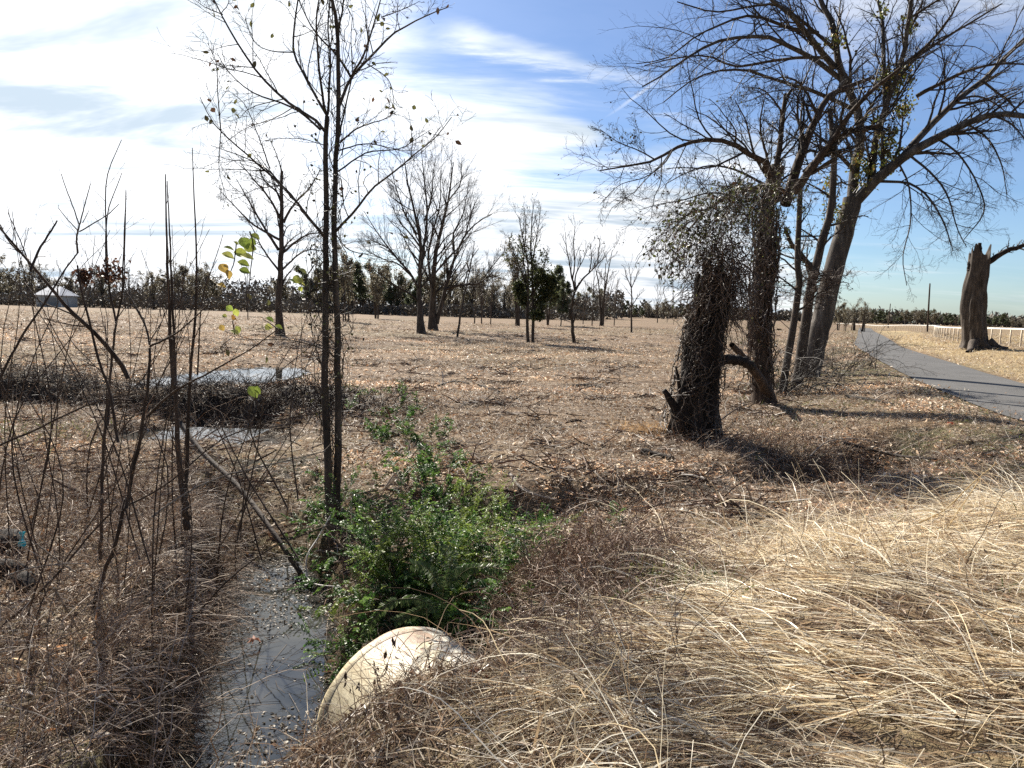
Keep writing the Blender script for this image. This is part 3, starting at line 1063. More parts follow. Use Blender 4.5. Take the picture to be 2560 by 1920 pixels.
    for P, R in limbs[6:]:
        mb.tubes(P[None], R[None], S=6)
    mb.build('limb', M['bark'], e, True)

    # slender trunks between the two
    for k, (base, segs, lab) in enumerate((
            ((782, 392), [([(1040, 1660), (1030, 1500), (1022, 1380), (1030, 1200), (1035, 1050), (1060, 900), (1160, 820)], 4.0, 2.0)], 'slender grey trunk standing close behind the vine-covered tree'),
            ((797, 386), [([(1060, 1700), (1090, 1500), (1120, 1380), (1150, 1250), (1195, 1100), (1210, 900), (1215, 780), (1190, 560)], 5.6, 2.2), ([(1120, 1430), (1060, 1340), (990, 1260), (960, 1180)], 3.0, 1.6)], 'dark forked trunk pressed against the leaning tree, on its left side'))):
        bb = ground(*base)
        Yk = bb[1]
        pts0 = segs[0][0]
        P0 = cv(6, pts0)
        P0[0] = base
        s = [trace(0, P0, Yk, Yk, 16, segs[0][1], segs[0][2], .06)] + [trace(6, q, Yk, Yk - .6, 14, a, c2, .06) for q, a, c2 in segs[1:]]
        s = [(smooth_path(P, 14), np.interp(np.linspace(0, 1, 14), np.linspace(0, 1, len(R)), R)) for P, R in s]
        tree('slender_tree', lab, 'tree', bb, s, s, [dict(n=14, lenf=.22, ang=.9, up=.03, curl=.18, K=7, rf=.35, t0=.3, lmax=1.6), dict(n=6, lenf=.5, ang=.7, up=0, curl=.2, K=5, rf=.6, lmax=.7), dict(n=3, lenf=.5, ang=.7, up=0, curl=.2, K=4, rf=.7, lmax=.3)], 'bark', .0038,
             leaf=[(200, .06, [(.05, .06, .02), (.12, .13, .04), (.05, .03, .02)], .3)])


big_trees()


# ---- vines hugging a trunk: wiggly stems around its axis
def hug(mb, P, R, n, spread=(1.02, 1.5), rr=(.004, .012), K=30, wander=.35, cols=None, s_lo=0., s_hi=1.):
    cols = cols or [(.16, .115, .085), (.09, .06, .045), (.24, .19, .15), (.05, .035, .028)]
    T = np.arange(len(P))
    PP = np.zeros((n, K, 3))
    for i in range(n):
        a0 = rng.uniform(s_lo, s_hi * .75)
        a1 = min(s_hi, a0 + rng.uniform(.2, .7))
        s = np.linspace(a0, a1, K) * (len(P) - 1)
        q = np.stack([np.interp(s, T, P[:, k]) for k in range(3)], 1)
        r = np.interp(s, T, R)
        ang = rng.uniform(0, 2 * PI) + np.cumsum(rng.normal(size=K)) * wander * .35 + np.linspace(0, rng.normal() * 1.2, K)
        m = rng.uniform(*spread) + .09 * np.cumsum(rng.normal(size=K)) * .3
        m = np.maximum(m, 1.0)
        q[:, 0] += np.cos(ang) * r * m
        q[:, 1] += np.sin(ang) * r * m
        PP[i] = q
    RR = rng.uniform(rr[0], rr[1], (n, 1)) * np.ones((1, K))
    mb.tubes(PP, RR, S=4, col=cmix(n, cols))
    return PP, RR


def noisy_trunk(mb, P, R, S=40, amp=.18, flute=7, seed=0, col=None, jag=0):
    """fluted, lumpy old trunk; jag makes a splintered top"""
    K = len(P)
    a = np.arange(S) * 2 * PI / S
    V = np.zeros((K, S, 3))
    for k in range(K):
        h = P[k, 2]
        n = fbm(np.cos(a) * 1.8 + seed * 7, np.sin(a) * 1.8 + h * .7, seed, 3) - .5
        n2 = fbm(np.cos(a) * 6 + seed * 3, np.sin(a) * 6 + h * 2.5, seed + 9, 2) - .5
        r = R[k] * (1 + amp * 2 * n + amp * .5 * n2 + amp * .35 * np.sin(a * flute + n * 6))
        V[k, :, 0] = P[k, 0] + np.cos(a) * r
        V[k, :, 1] = P[k, 1] + np.sin(a) * r
        V[k, :, 2] = h
    if jag:
        t = _hash(np.arange(S) // 2, seed, 5) * .6 + vn(a * 1.3, a * 0 + seed, 6) * .9
        V[-1, :, 2] += jag * t
        V[-2, :, 2] += jag * t * .5
    i = (np.arange(K - 1)[:, None] * S + np.arange(S)[None])
    j = (np.arange(K - 1)[:, None] * S + (np.arange(S)[None] + 1) % S)
    f = np.stack([i, j, j + S, i + S], -1).reshape(-1, 4)
    mb.add(V.reshape(-1, 3), f, col)
    # hollow: close with a lowered, dark cap
    c = P[-1].copy()
    c[2] -= R[-1] * .5
    top = np.vstack([V[-1], [c]])
    mb.add(top, np.stack([np.arange(S), (np.arange(S) + 1) % S, np.full(S, S)], 1), col)


def front_stump():
    b = ground(693, 438)
    Y = b[1]
    e = empty('broken_stump', b, 'dark hollow broken stump draped with dead vines, foremost on the right', 'stump')
    P, R = trace(13, [(440, 1500), (445, 1350), (460, 1200), (480, 1000), (510, 800), (540, 600), (580, 450), (610, 300)], Y, Y, 24, 21, 15, 0)
    R[:6] *= np.linspace(1.22, 1, 6)
    mb = MB()
    noisy_trunk(mb, P, R, 56, .34, 7, 3, jag=.6)
    mb.build('trunk', M['bark_dark'], e, True)
    mb = MB()
    q = [trace(13, [(640, 850), (740, 830), (850, 835), (930, 900)], Y - .05, Y + .3, 12, 5.5, 4.5, .15)]
    for A, B in q:
        mb.tubes(A[None], B[None], S=8, cap=True)
    mb.build('broken_limb', M['bark_dark'], e, True)
    mb = MB()
    A, B = trace(13, [(340, 1420), (300, 1300), (260, 1180), (200, 1080)], Y - .1, Y - .2, 12, 7, 2.5, .15)
    mb.tubes(A[None], B[None], S=8, cap=True)
    A, B = trace(13, [(330, 1100), (320, 1000), (295, 880)], Y - .1, Y - .2, 12, 2.5, 1., .15)
    mb.tubes(A[None], B[None], S=6, cap=True)
    mb.build('splinter', M['bark_dark'], e, True)
    # dead vines over it
    v = MB()
    P2, R2 = P.copy(), R.copy()
    PP, RR = hug(v, P2, R2, 110, (1.0, 1.5), (.003, .010), cols=[(.10, .075, .055), (.06, .042, .033), (.16, .125, .10), (.04, .028, .022)])
    c, cr = grow(PP, RR, 5, .12, 1.0, up=0, curl=.3, K=5, minr=.002)
    v.tubes(c, cr, S=3, col=cmix(len(c), [(.16, .12, .09), (.09, .065, .05), (.26, .22, .17)]))
    # the arched curtain above, falling to the left
    arch = smooth_path([at(*cv(6, [q])[0], Y + dz) for q, dz in (((900, 1010), 1.6), ((780, 985), .9), ((680, 1030), .4), ((560, 1110), .1), ((470, 1210), -.1), ((410, 1330), -.1))], 40)
    N = 520
    i = rng.integers(0, 40, N)
    st = arch[i] + rng.normal(size=(N, 3)) * np.array([.25, .35, .18])
    Kk = 12
    Q = np.zeros((N, Kk, 3))
    Q[:, 0] = st
    d = rng.normal(size=(N, 3)) * .8 + np.array([-.25, -.1, .15])
    L = rng.uniform(.3, 1.3, N)
    for k in range(1, Kk):
        d = d + rng.normal(size=d.shape) * .28
        d[:, 2] -= .26
        d /= np.linalg.norm(d, axis=1, keepdims=True)
        Q[:, k] = Q[:, k - 1] + d * (L / Kk)[:, None]
    v.tubes(Q, np.full((N, Kk), .0035) * rng.uniform(.6, 1.5, (N, 1)), S=3, col=cmix(N, [(.10, .075, .055), (.17, .13, .10), (.06, .045, .035)]))
    c, cr = grow(Q, np.full((N, Kk), .003), 3, .35, .9, up=0, curl=.3, K=5, minr=.0025)
    v.tubes(c, cr, S=3, col=cmix(len(c), [(.12, .09, .07), (.19, .15, .12)]))
    Q0 = Q
    # dense brown mass on the stump's head
    N = 1250
    ctr = np.array([at(*cv(6, [q])[0], Y) for q in ((640, 1400), (600, 1460), (700, 1500), (560, 1540), (680, 1330))])
    st = ctr[rng.integers(0, 5, N)] + rng.normal(size=(N, 3)) * np.array([.21, .28, .34])
    Q = np.zeros((N, 10, 3))
    Q[:, 0] = st
    d = rng.normal(size=(N, 3)) * .7 + np.array([0, 0, -.2])
    for k in range(1, 10):
        d = d + rng.normal(size=d.shape) * .35
        d[:, 2] -= .16
        d /= np.linalg.norm(d, axis=1, keepdims=True)
        Q[:, k] = Q[:, k - 1] + d * rng.uniform(.03, .08)
    v.tubes(Q, rng.uniform(.0025, .007, (N, 1)) * np.ones((1, 10)), S=3, col=cmix(N, [(.15, .105, .08), (.22, .17, .135), (.08, .055, .042), (.12, .085, .06)]))
    ev = empty('vine_curtain', b, 'brown curtain of dead vines hanging over the broken stump', 'vine')
    v.build('vine_stem', M['vine'], ev)
    lf = MB()
    p, _d = pick(Q0, 2600, .1)
    lf.leaves(p, rng.normal(size=(2600, 3)) - np.array([0, 0, .9]), rng.uniform(.03, .085, 2600), rng.uniform(.01, .026, 2600), cmix(2600, [(.045, .05, .018), (.10, .12, .03), (.06, .035, .022), (.03, .024, .015), (.16, .17, .05)], [.3, .22, .2, .2, .08]))
    lf.build('foliage', M['leaf'], ev)
    # second host: the vine-covered tree
    b2 = ground(764, 404)
    P, R = trace(13, [(1020, 1200), (1010, 1120), (1000, 800), (1010, 400), (1040, 100), (1050, -250), (1050, -420)], b2[1], b2[1], 24, 8.2, 7, 0)
    v = MB()
    PP, RR = hug(v, P, R, 130, (1.0, 1.9), (.005, .017), cols=[(.14, .10, .075), (.09, .062, .048), (.22, .175, .14), (.05, .035, .028)])
    c, cr = grow(PP, RR, 6, .16, 1.0, up=-.05, curl=.3, K=6, minr=.003)
    v.tubes(c, cr, S=3, col=cmix(len(c), [(.14, .10, .08), (.09, .065, .05), (.24, .20, .16)]))
    P, R = trace(6, [(1060, 1620), (1110, 1500), (1150, 1440), (1200, 1400)], b2[1] + 3, b2[1] + 3, 16, 16, 12, 0)
    PP, RR = hug(v, P, R, 60, (.3, 2.4), (.004, .01))
    c2, cr = grow(PP, RR, 8, .3, 1.1, up=-.1, curl=.3, K=7, minr=.003)
    v.tubes(c2, cr, S=3, col=cmix(len(c2), [(.14, .10, .08), (.09, .065, .05), (.24, .20, .16)]))
    ev = empty('vine_wrap', b2, 'thick coat of dead brown vines wrapped round the dark tree behind the stump', 'vine')
    v.build('vine_stem', M['vine'], ev)
    lf = MB()
    p, d = pick(c, 900)
    lf.leaves(p, d + rng.normal(size=d.shape) * .8 - np.array([0, 0, .5]), rng.uniform(.04, .09, 900), rng.uniform(.012, .03, 900), cmix(900, [(.05, .055, .02), (.09, .10, .03), (.06, .035, .02), (.03, .022, .015)]))
    lf.build('foliage', M['leaf'], ev)
    # low scrub between the trunks, reaching right over the verge
    for (px, py, yy, lab, n, rad) in ((775, 372, 0, 'low thicket of dead bramble stems between the vine-covered tree and the leaning tree', 80, 1.0), (838, 352, 0, 'arching bare bramble reaching right from the foot of the leaning tree', 44, .9)):
        bb = ground(px, py + 20)
        s = MB()
        N = n
        st = bb + rng.normal(size=(N, 3)) * np.array([.7, .8, 0])
        st[:, 2] = H(st[:, 0], st[:, 1]) - .02
        Q = np.zeros((N, 14, 3))
        Q[:, 0] = st
        d = rng.normal(size=(N, 3)) * .45 + np.array([.25, -.1, 1])
        L = rng.uniform(1.2, 2.9, N)
        for k in range(1, 14):
            d = d + rng.normal(size=d.shape) * .12
            d[:, 2] -= .13
            d /= np.linalg.norm(d, axis=1, keepdims=True)
            Q[:, k] = Q[:, k - 1] + d * (L / 14)[:, None]
            Q[:, k, 2] = np.maximum(Q[:, k, 2], HR(Q[:, k, 0], Q[:, k, 1]) + .03)
        RR = np.linspace(.011, .004, 14)[None] * np.ones((N, 1))
        s.tubes(Q, RR, S=4, col=cmix(N, TW))
        c, cr = grow(Q, RR, 7, .3, .9, up=.0, curl=.2, K=6, rf=.6, minr=.004, sag=.1)
        s.tubes(c, cr, S=3, col=cmix(len(c), TW))
        c, cr = grow(c, cr, 4, .45, .8, up=.0, curl=.25, K=4, rf=.7, minr=.003)
        s.tubes(c, cr, S=3, col=cmix(len(c), TWP))
        eb = empty('bramble', bb, lab, 'bramble')
        s.build('bramble_stem', M['vine'], eb)


front_stump()


# ---- mid-field trees
def mid_trees():
    spec = [dict(n=18, lenf=.50, ang=.62, up=.10, curl=.12, K=7, rf=.42, t0=.15, lmax=4.5),
            dict(n=8, lenf=.42, ang=.6, up=.08, curl=.15, K=5, rf=.6, lmax=2.),
            dict(n=5, lenf=.5, ang=.6, up=.05, curl=.15, K=4, rf=.7, lmax=1.)]

    def lim(c, Y, rows):
        out = []
        for pts, r0, r1 in rows:
            out.append(trace(c, pts, Y, Y + rng.uniform(-1.5, 1.5), 14, r0 * .68, r1 * .4, .2))
        return out
    b = ground(418, 333.5)
    rows = [([(600, 1150), (592, 1040), (588, 900), (592, 770), (600, 640), (565, 450), (520, 260), (500, 110)], 4.4, 1.),
            ([(592, 800), (615, 640), (635, 450), (620, 250), (600, 60)], 2.4, .7), ([(590, 900), (540, 800), (440, 680), (340, 550), (260, 420)], 2., .6),
            ([(575, 560), (500, 430), (450, 280), (420, 160)], 1.6, .5), ([(600, 640), (540, 560), (470, 480), (400, 330)], 1.5, .5),
            ([(560, 830), (470, 740), (360, 700), (250, 640)], 1.5, .5), ([(620, 480), (660, 350), (670, 200), (690, 90)], 1.3, .5), ([(400, 640), (320, 600), (240, 600)], .9, .4)]
    l = lim(4, b[1], rows)
    l[0][1][:3] *= np.array([1.7, 1.25, 1.08])
    tree('bare_field_tree', 'tall bare field tree, left one of the pair with wide rounded crown', 'tree', b, l, l, spec, 'bark', .0065)
    b = ground(434, 330.5)
    rows = [([(670, 1130), (662, 1020), (668, 880), (680, 700), (720, 520), (760, 350), (790, 130)], 5., 1.),
            ([(690, 1090), (740, 900), (790, 730), (850, 580), (930, 490), (1020, 440)], 3.6, .8), ([(660, 880), (640, 700), (665, 560), (710, 380), (715, 180)], 2.2, .7),
            ([(745, 885), (850, 858), (940, 850), (1010, 805), (1110, 830)], 2.3, .8), ([(800, 700), (790, 560), (850, 430), (880, 260)], 1.6, .5),
            ([(860, 570), (900, 420), (940, 330)], 1.2, .4), ([(950, 845), (1010, 760), (1070, 690), (1100, 640)], 1.1, .4), ([(760, 360), (830, 260), (840, 120)], 1.2, .4), ([(850, 858), (880, 760), (920, 640)], .9, .4),
            ([(755, 840), (755, 740), (760, 730)], 2., 1.8)]
    l = lim(4, b[1], rows)
    l[0][1][:3] *= np.array([1.7, 1.25, 1.08])
    tree('bare_field_tree', 'bare field tree with three leaning stems, right one of the pair, low limb reaching right', 'tree', b, l, l, spec, 'bark', .0065)
    # snapped-top tree behind the saplings
    b = ground(280, 336)
    rows = [([(1660, 580), (1655, 450), (1660, 200), (1665, 0), (1668, -180), (1670, -320), (1672, -410)], 5.2, 3.4)]
    l = lim(2, b[1], rows)
    rows = [([(1650, 1480), (1560, 1340), (1480, 1200), (1400, 1060)], 2., .5), ([(1655, 1420), (1500, 1330), (1400, 1230), (1310, 1140)], 1.8, .5), ([(1665, 1310), (1600, 1180), (1500, 1060), (1420, 960)], 1.8, .5),
            ([(1680, 1320), (1740, 1210), (1830, 1120), (1900, 1000)], 1.8, .5), ([(1670, 1500), (1800, 1400), (1900, 1380), (2000, 1400)], 1.6, .5), ([(1650, 1600), (1560, 1480), (1500, 1360), (1460, 1300)], 1.5, .5),
            ([(1670, 1600), (1780, 1500), (1860, 1480), (1960, 1500)], 1.5, .5), ([(1668, 1240), (1650, 1150), (1560, 1060), (1540, 960)], 1.4, .5)]
    l2 = [trace(1, p, b[1], b[1] + rng.uniform(-1, 1), 14, r0 * .75, r1 * .6, .15) for p, r0, r1 in rows]
    l[0][1][:3] *= np.array([1.6, 1.2, 1.05])
    tree('snapped_tree', 'dark tree with a snapped top, left of the twin-trunked sapling', 'tree', b, l + l2, l + l2,
         [dict(n=10, lenf=.45, ang=.7, up=.06, curl=.14, K=7, rf=.45, t0=.2, lmax=2.2), dict(n=6, lenf=.5, ang=.65, up=.04, curl=.16, K=5, rf=.6, lmax=1.2), dict(n=4, lenf=.5, ang=.65, up=.03, curl=.2, K=4, rf=.7, lmax=.6)], 'bark', .0055,
         leaf=[(1500, .07, [(.05, .055, .025), (.08, .08, .03), (.05, .04, .025)], .3)])
    # thin leaning pole tree
    b = ground(457, 337.5)
    l = lim(4, b[1], [([(812, 1175), (835, 1020), (870, 850), (895, 730), (915, 600)], 1.8, .8), ([(880, 780), (870, 700), (890, 640)], .8, .4), ([(900, 700), (940, 640)], .7, .4)])
    tree('leaning_thin_tree', 'thin dark tree leaning right, just right of the bare field pair', 'tree', b, l, l, [dict(n=8, lenf=.16, ang=.8, up=.08, curl=.15, K=6, rf=.5, t0=.45, lmax=1.5), dict(n=4, lenf=.5, ang=.7, curl=.2, K=4, rf=.6)], 'bark', .008)
    # leafy double-stem tree
    b = ground(529, 343)
    l = lim(12, b[1], [([(740, 730), (732, 600), (735, 400), (740, 200), (735, 60), (700, -120), (660, -330)], 2.6, .7), ([(778, 730), (778, 500), (776, 300), (770, 100), (760, -80), (770, -300), (790, -470)], 2.6, .7),
                       ([(740, 320), (690, 150), (630, 0), (570, -180)], 1.5, .5), ([(778, 350), (830, 200), (880, 60), (900, -60)], 1.4, .5), ([(735, 450), (690, 340), (650, 250)], 1., .5), ([(778, 480), (840, 380), (900, 300), (950, 200)], 1.2, .5),
                       ([(775, 560), (830, 500), (880, 440)], .9, .4), ([(770, 60), (800, -100), (830, -280), (845, -420)], 1.2, .4), ([(735, 200), (700, 60), (720, -200), (700, -440)], 1.2, .4)])
    G = [(.055, .07, .022), (.085, .10, .035), (.13, .14, .06), (.035, .042, .018)]
    e, lv = tree('leafy_double_tree', 'double-stemmed field tree still holding green leaves low in its crown', 'tree', b, l, l, [dict(n=13, lenf=.30, ang=.6, up=.12, curl=.12, K=7, rf=.5, t0=.2, lmax=2.6), dict(n=6, lenf=.5, ang=.7, up=.08, curl=.15, K=5, rf=.6, lmax=1.2), dict(n=3, lenf=.5, ang=.7, curl=.2, K=4, rf=.6, lmax=.6)], 'bark', .0075,
                 leaf=[(300, .10, G, .3)])
    p, d = pick(lv[-1][0], 26000)
    zt = at(530, 270, b[1])[2]
    keep = (p[:, 2] < zt + rng.normal(size=len(p)) * 1.0) & (p[:, 2] > b[2] + 1.6)
    keep &= fbm(p[:, 0] * 1.4, p[:, 2] * 1.4, 7, 2) > .46
    p, d = p[keep], d[keep]
    lb = MB()
    lb.leaves(p + rng.normal(size=p.shape) * .12, rng.normal(size=p.shape), rng.uniform(.09, .2, len(p)), rng.uniform(.035, .07, len(p)), cmix(len(p), G))
    lb.build('lower_foliage', M['leaf'], e)
    # V tree
    b = ground(573, 343)
    l = lim(12, b[1], [([(1125, 735), (1108, 600), (1105, 430), (1120, 340), (1135, 285)], 2.9, 2.1), ([(1135, 290), (1180, 210), (1250, 140), (1320, 70), (1390, 0), (1410, -40)], 1.7, .5), ([(1130, 290), (1105, 180), (1080, 40), (1060, -60), (1050, -200)], 1.6, .5),
                       ([(1130, 270), (1140, 150), (1200, 30), (1240, -80)], 1.3, .4), ([(1110, 200), (1130, 60), (1120, -100), (1130, -250)], 1.2, .4), ([(1250, 140), (1270, 20), (1260, -100)], 1.1, .4), ([(1110, 450), (1150, 400), (1180, 350)], .8, .4), ([(1110, 560), (1060, 540), (1030, 500)], .6, .4), ([(1320, 70), (1330, -40), (1340, -140)], .9, .35)])
    tree('forked_tree', 'slim bare tree forking into a V, right of the leafy double tree', 'tree', b, l, l, [dict(n=9, lenf=.42, ang=.45, up=.16, curl=.10, K=7, rf=.5, t0=.3, lmax=2.4), dict(n=5, lenf=.5, ang=.5, up=.1, curl=.14, K=5, rf=.6, lmax=1.2), dict(n=3, lenf=.5, ang=.5, up=.05, curl=.2, K=4, rf=.6)], 'bark', .007,
         leaf=[(60, .12, [(.06, .05, .03)], .4)])
    # small straight one
    b = ground(631.5, 333)
    l = lim(12, b[1], [([(1605, 645), (1603, 500), (1606, 350), (1600, 220), (1580, 60)], 1.5, .5), ([(1606, 430), (1560, 380), (1490, 290)], .8, .3), ([(1606, 420), (1660, 340), (1710, 290)], .8, .3), ([(1600, 280), (1640, 180), (1660, 110)], .8, .3), ([(1600, 260), (1560, 160), (1540, 80)], .8, .3)])
    tree('young_bare_tree', 'small straight bare tree alone in the field, left of the stump', 'tree', b, l, l, [dict(n=9, lenf=.4, ang=.6, up=.1, curl=.12, K=6, rf=.5, t0=.25, lmax=2.), dict(n=5, lenf=.5, ang=.6, up=.05, curl=.15, K=4, rf=.6)], 'bark', .010)


mid_trees()


# ---- far trees: a few kinds, copied
def unit_tree(name, h, spread, stems, leafy, cols, lcols, nl):
    """tree standing at the origin"""
    L = []
    for s in range(stems):
        a = rng.uniform(0, 2 * PI)
        x0 = rng.normal() * .35 if stems > 1 else 0
        lean = rng.uniform(.02, .18) * (1 if stems > 1 else .5)
        p = [(x0, 0, -.3), (x0 + math.cos(a) * lean * h * .2, math.sin(a) * lean * h * .2, h * .3), (x0 + math.cos(a) * lean * h * .5, math.sin(a) * lean * h * .5, h * .6), (x0 + math.cos(a) * lean * h, math.sin(a) * lean * h, h * rng.uniform(.8, 1))]
        P = smooth_path(p, 14)
        R = np.linspace(.016 * h, .004 * h, 14)
        L.append((P, R))
    P, R = stack(L)
    lv0 = grow(P, R, 9 if stems == 1 else 5, .5 * spread, .75, up=.16, curl=.1, K=8, rf=.5, t0=.22, minr=.03)
    mb = MB()
    mb.tubes(P, R, S=6)
    e = empty(name, (0, 0, 0))
    mb.build('trunk', M['bark'], e, True)
    cr = MB()
    cr.tubes(*lv0, S=4, col=cmix(len(lv0[0]), cols))
    a = grow(*lv0, 7, .45, .6, up=.12, curl=.12, K=6, rf=.6, minr=.022)
    cr.tubes(*a, S=3, col=cmix(len(a[0]), cols))
    b = grow(*a, 5, .55, .6, up=.08, curl=.15, K=4, rf=.6, minr=.016)
    cr.tubes(*b, S=3, col=cmix(len(b[0]), cols))
    if leafy:
        p, d = pick(b[0], nl)
        n = len(p)
        cr.leaves(p + rng.normal(size=p.shape) * .2, rng.normal(size=p.shape), rng.uniform(.12, .34, n), rng.uniform(.05, .12, n), cmix(n, lcols))
    cr.build('crown', M['leaf'] if leafy else M['twig'], e)
    return e


def copy_tree(src):
    c = src.copy()
    COL.objects.link(c)
    for ch in src.children:
        k = ch.copy()
        COL.objects.link(k)
        k.parent = c
    return c


def far_trees():
    G1 = [(.22, .19, .13), (.28, .24, .17), (.16, .15, .10)]
    G2 = [(.12, .14, .08), (.09, .11, .06), (.17, .19, .10)]
    BR = [(.15, .13, .11), (.11, .095, .08), (.2, .175, .15)]  # far tree palettes lightened in place of distance haze
    kinds = {
        'bare': ('bare_tree', 'bare tree', [unit_tree('bare_tree', 10, 1., 1, 0, BR, None, 0), unit_tree('bare_tree', 10, .8, 3, 0, BR, None, 0), unit_tree('bare_tree', 10, .65, 1, 0, BR, None, 0)]),
        'brush': ('brushy_tree', 'brushy tree', [unit_tree('brushy_tree', 10, .9, 4, 1, BR, G1, 2200), unit_tree('brushy_tree', 10, 1., 3, 1, BR, G1, 3600), unit_tree('brushy_tree', 10, .8, 5, 1, BR, G1, 1200)]),
        'cedar': ('evergreen_tree', 'evergreen', [unit_tree('evergreen_tree', 10, .75, 2, 1, BR, G2, 9000)]),
    }
    used = set()

    def put(kind, px, Yd, h, label, group=None, wide=1.):
        nm, cat, src = kinds[kind]
        s = src[rng.integers(len(src))]
        if id(s) in used:
            o = copy_tree(s)
        else:
            o = s
            used.add(id(s))
        x = (px - 512) / F * Yd
        o.location = (x, Yd, float(HR(x, Yd)) - .05)
        o.rotation_euler = (0, 0, rng.uniform(0, 6.28))
        k = h / 10
        o.scale = (k * wide, k * wide, k)
        tag(o, label, cat, group)

    # tagged individually: those one can point at
    put('bare', 655, 175, 11, 'pale bare tree at the field end, right of the small straight tree', wide=.8)
    put('bare', 600, 110, 12, 'round-crowned bare tree, left one of the far group right of the V-shaped tree', wide=1.)
    put('bare', 612, 118, 9, 'narrow bare tree, right end of the far group right of the V-shaped tree', wide=.7)
    put('bare', 590, 112, 12, 'tall thin bare tree beside the round-crowned one, right of the V-shaped tree', wide=.55)
    put('bare', 581, 125, 9, 'slim bare tree just behind the V-shaped tree', wide=.6)
    put('cedar', 546, 105, 8.5, 'dark evergreen behind the leafy double-stemmed tree', wide=1.2)
    put('cedar', 559, 100, 6.2, 'small bright green evergreen left of the V-shaped tree', wide=1.)
    put('brush', 516, 95, 11, 'brushy tree just left of the leafy double-stemmed tree', wide=.8)
    put('bare', 489, 100, 9, 'bare tree standing in the gap left of the leafy double tree', wide=.6)
    put('bare', 473, 102, 9.5, 'twin-stemmed bare tree seen under the low reaching limb', wide=.7)
    put('bare', 480, 104, 9, 'thin bare tree under the end of the low reaching limb', wide=.6)
    put('brush', 375, 120, 9.5, 'rounded brushy tree left of the bare field pair', wide=1.1)
    put('brush', 345, 90, 8.5, 'leafy brown-green tree seen just right of the twin-trunked sapling', wide=.8)
    put('bare', 352, 62, 2.7, 'tiny bare treelet in the field right of the twin-trunked sapling', wide=.5)
    g = 'brushy trees in the wood edge beyond the field'
    # left wood edge, closer and taller
    for i, px in enumerate(np.linspace(-60, 300, 46)):
        Yd = 168 + rng.uniform(-6, 22)
        if 30 < px < 80:
            Yd = 200 + rng.uniform(0, 12)
        put('brush' if rng.random() < .5 else 'bare', px + rng.uniform(-4, 4), Yd, rng.uniform(7.2, 10.8) * (.8 if 250 < px else 1), 'brushy tree in the unbroken wood edge behind the left half of the field', g, 1.15)
    g = 'trees in the low wood edge behind the middle of the field'
    for px in np.linspace(305, 520, 34):
        Yd = 190 + rng.uniform(-10, 30)
        put('brush' if rng.random() < .75 else 'cedar', px + rng.uniform(-3, 3), Yd, rng.uniform(8, 13), 'dull green tree in the wood edge behind the middle of the field', g, 1.2)
    for px in np.linspace(505, 600, 12):
        put('brush' if rng.random() < .6 else 'cedar', px, 260 + rng.uniform(-10, 30), rng.uniform(9, 12), 'dull green tree in the wood edge behind the middle of the field', g, 1.2)
    g = 'small bare trees standing out in the left field'
    for px, Yd, h in ((160, 95, 5), (172, 100, 5.5), (166, 110, 6), (125, 130, 6), (148, 105, 5), (182, 112, 6), (247, 88, 7), (87, 150, 7), (306, 75, 5.2), (142, 118, 6), (190, 128, 6)):
        put('bare', px, Yd, h, 'small bare tree standing apart in the field before the left wood edge', g, .6)
    g = 'low dark trees along the far horizon at right'
    for px in np.linspace(600, 700, 16):
        put('brush' if rng.random() < .5 else 'cedar', px, 330 + rng.uniform(-20, 40), rng.uniform(5, 8.5), 'low dark tree on the horizon between the V-shaped tree and the stump', 'low trees on the horizon left of the stump', 1.5)
    for px in np.linspace(845, 1075, 42):
        put('brush' if rng.random() < .5 else 'cedar', px, 380 + rng.uniform(-40, 60), rng.uniform(4.5, 8), 'low dark tree on the horizon beyond the white rail fence', g, 1.6)
    for px in (850, 860, 842, 835):
        put('brush', px, 120 + rng.uniform(0, 30), rng.uniform(4, 5.5), 'grey-green scrub tree where the lane disappears', 'scrub trees where the lane disappears', 1.1)
    # solid far wood as one mass, behind the single trees
    mb = MB()
    for x0, x1, Yd, h, n in ((-160, 310, 205, 8.0, 15000), (-160, 310, 166, 3.4, 12000), (290, 620, 235, 8.0, 10000), (290, 600, 184, 2.6, 9000), (560, 740, 380, 7., 5000), (700, 1120, 460, 7.5, 12000)):
        px = rng.uniform(x0, x1, n)
        Y = Yd + rng.uniform(-6, 14, n)
        X = (px - 512) / F * Y
        top = h * (.1 + 1.35 * fbm(X / 4, X * 0 + Yd, 3, 4))
        Z = HR(X, Y) + top * rng.uniform(0, 1, n) ** .8
        p = np.stack([X, Y, Z], 1)
        s = Yd / 205
        mb.leaves(p, rng.normal(size=(n, 3)) + np.array([0, 0, .6]), rng.uniform(.5, 1.5, n) * s, rng.uniform(.14, .36, n) * s, cmix(n, [(.16, .14, .115), (.21, .185, .15), (.14, .13, .10), (.24, .21, .17)]))  # pale wood tones carry the distance haze in their colour
    o = mb.build('far_woods', M['twig'])
    tag(o, 'distant grey-green woods closing off the field', kind='stuff')


far_trees()


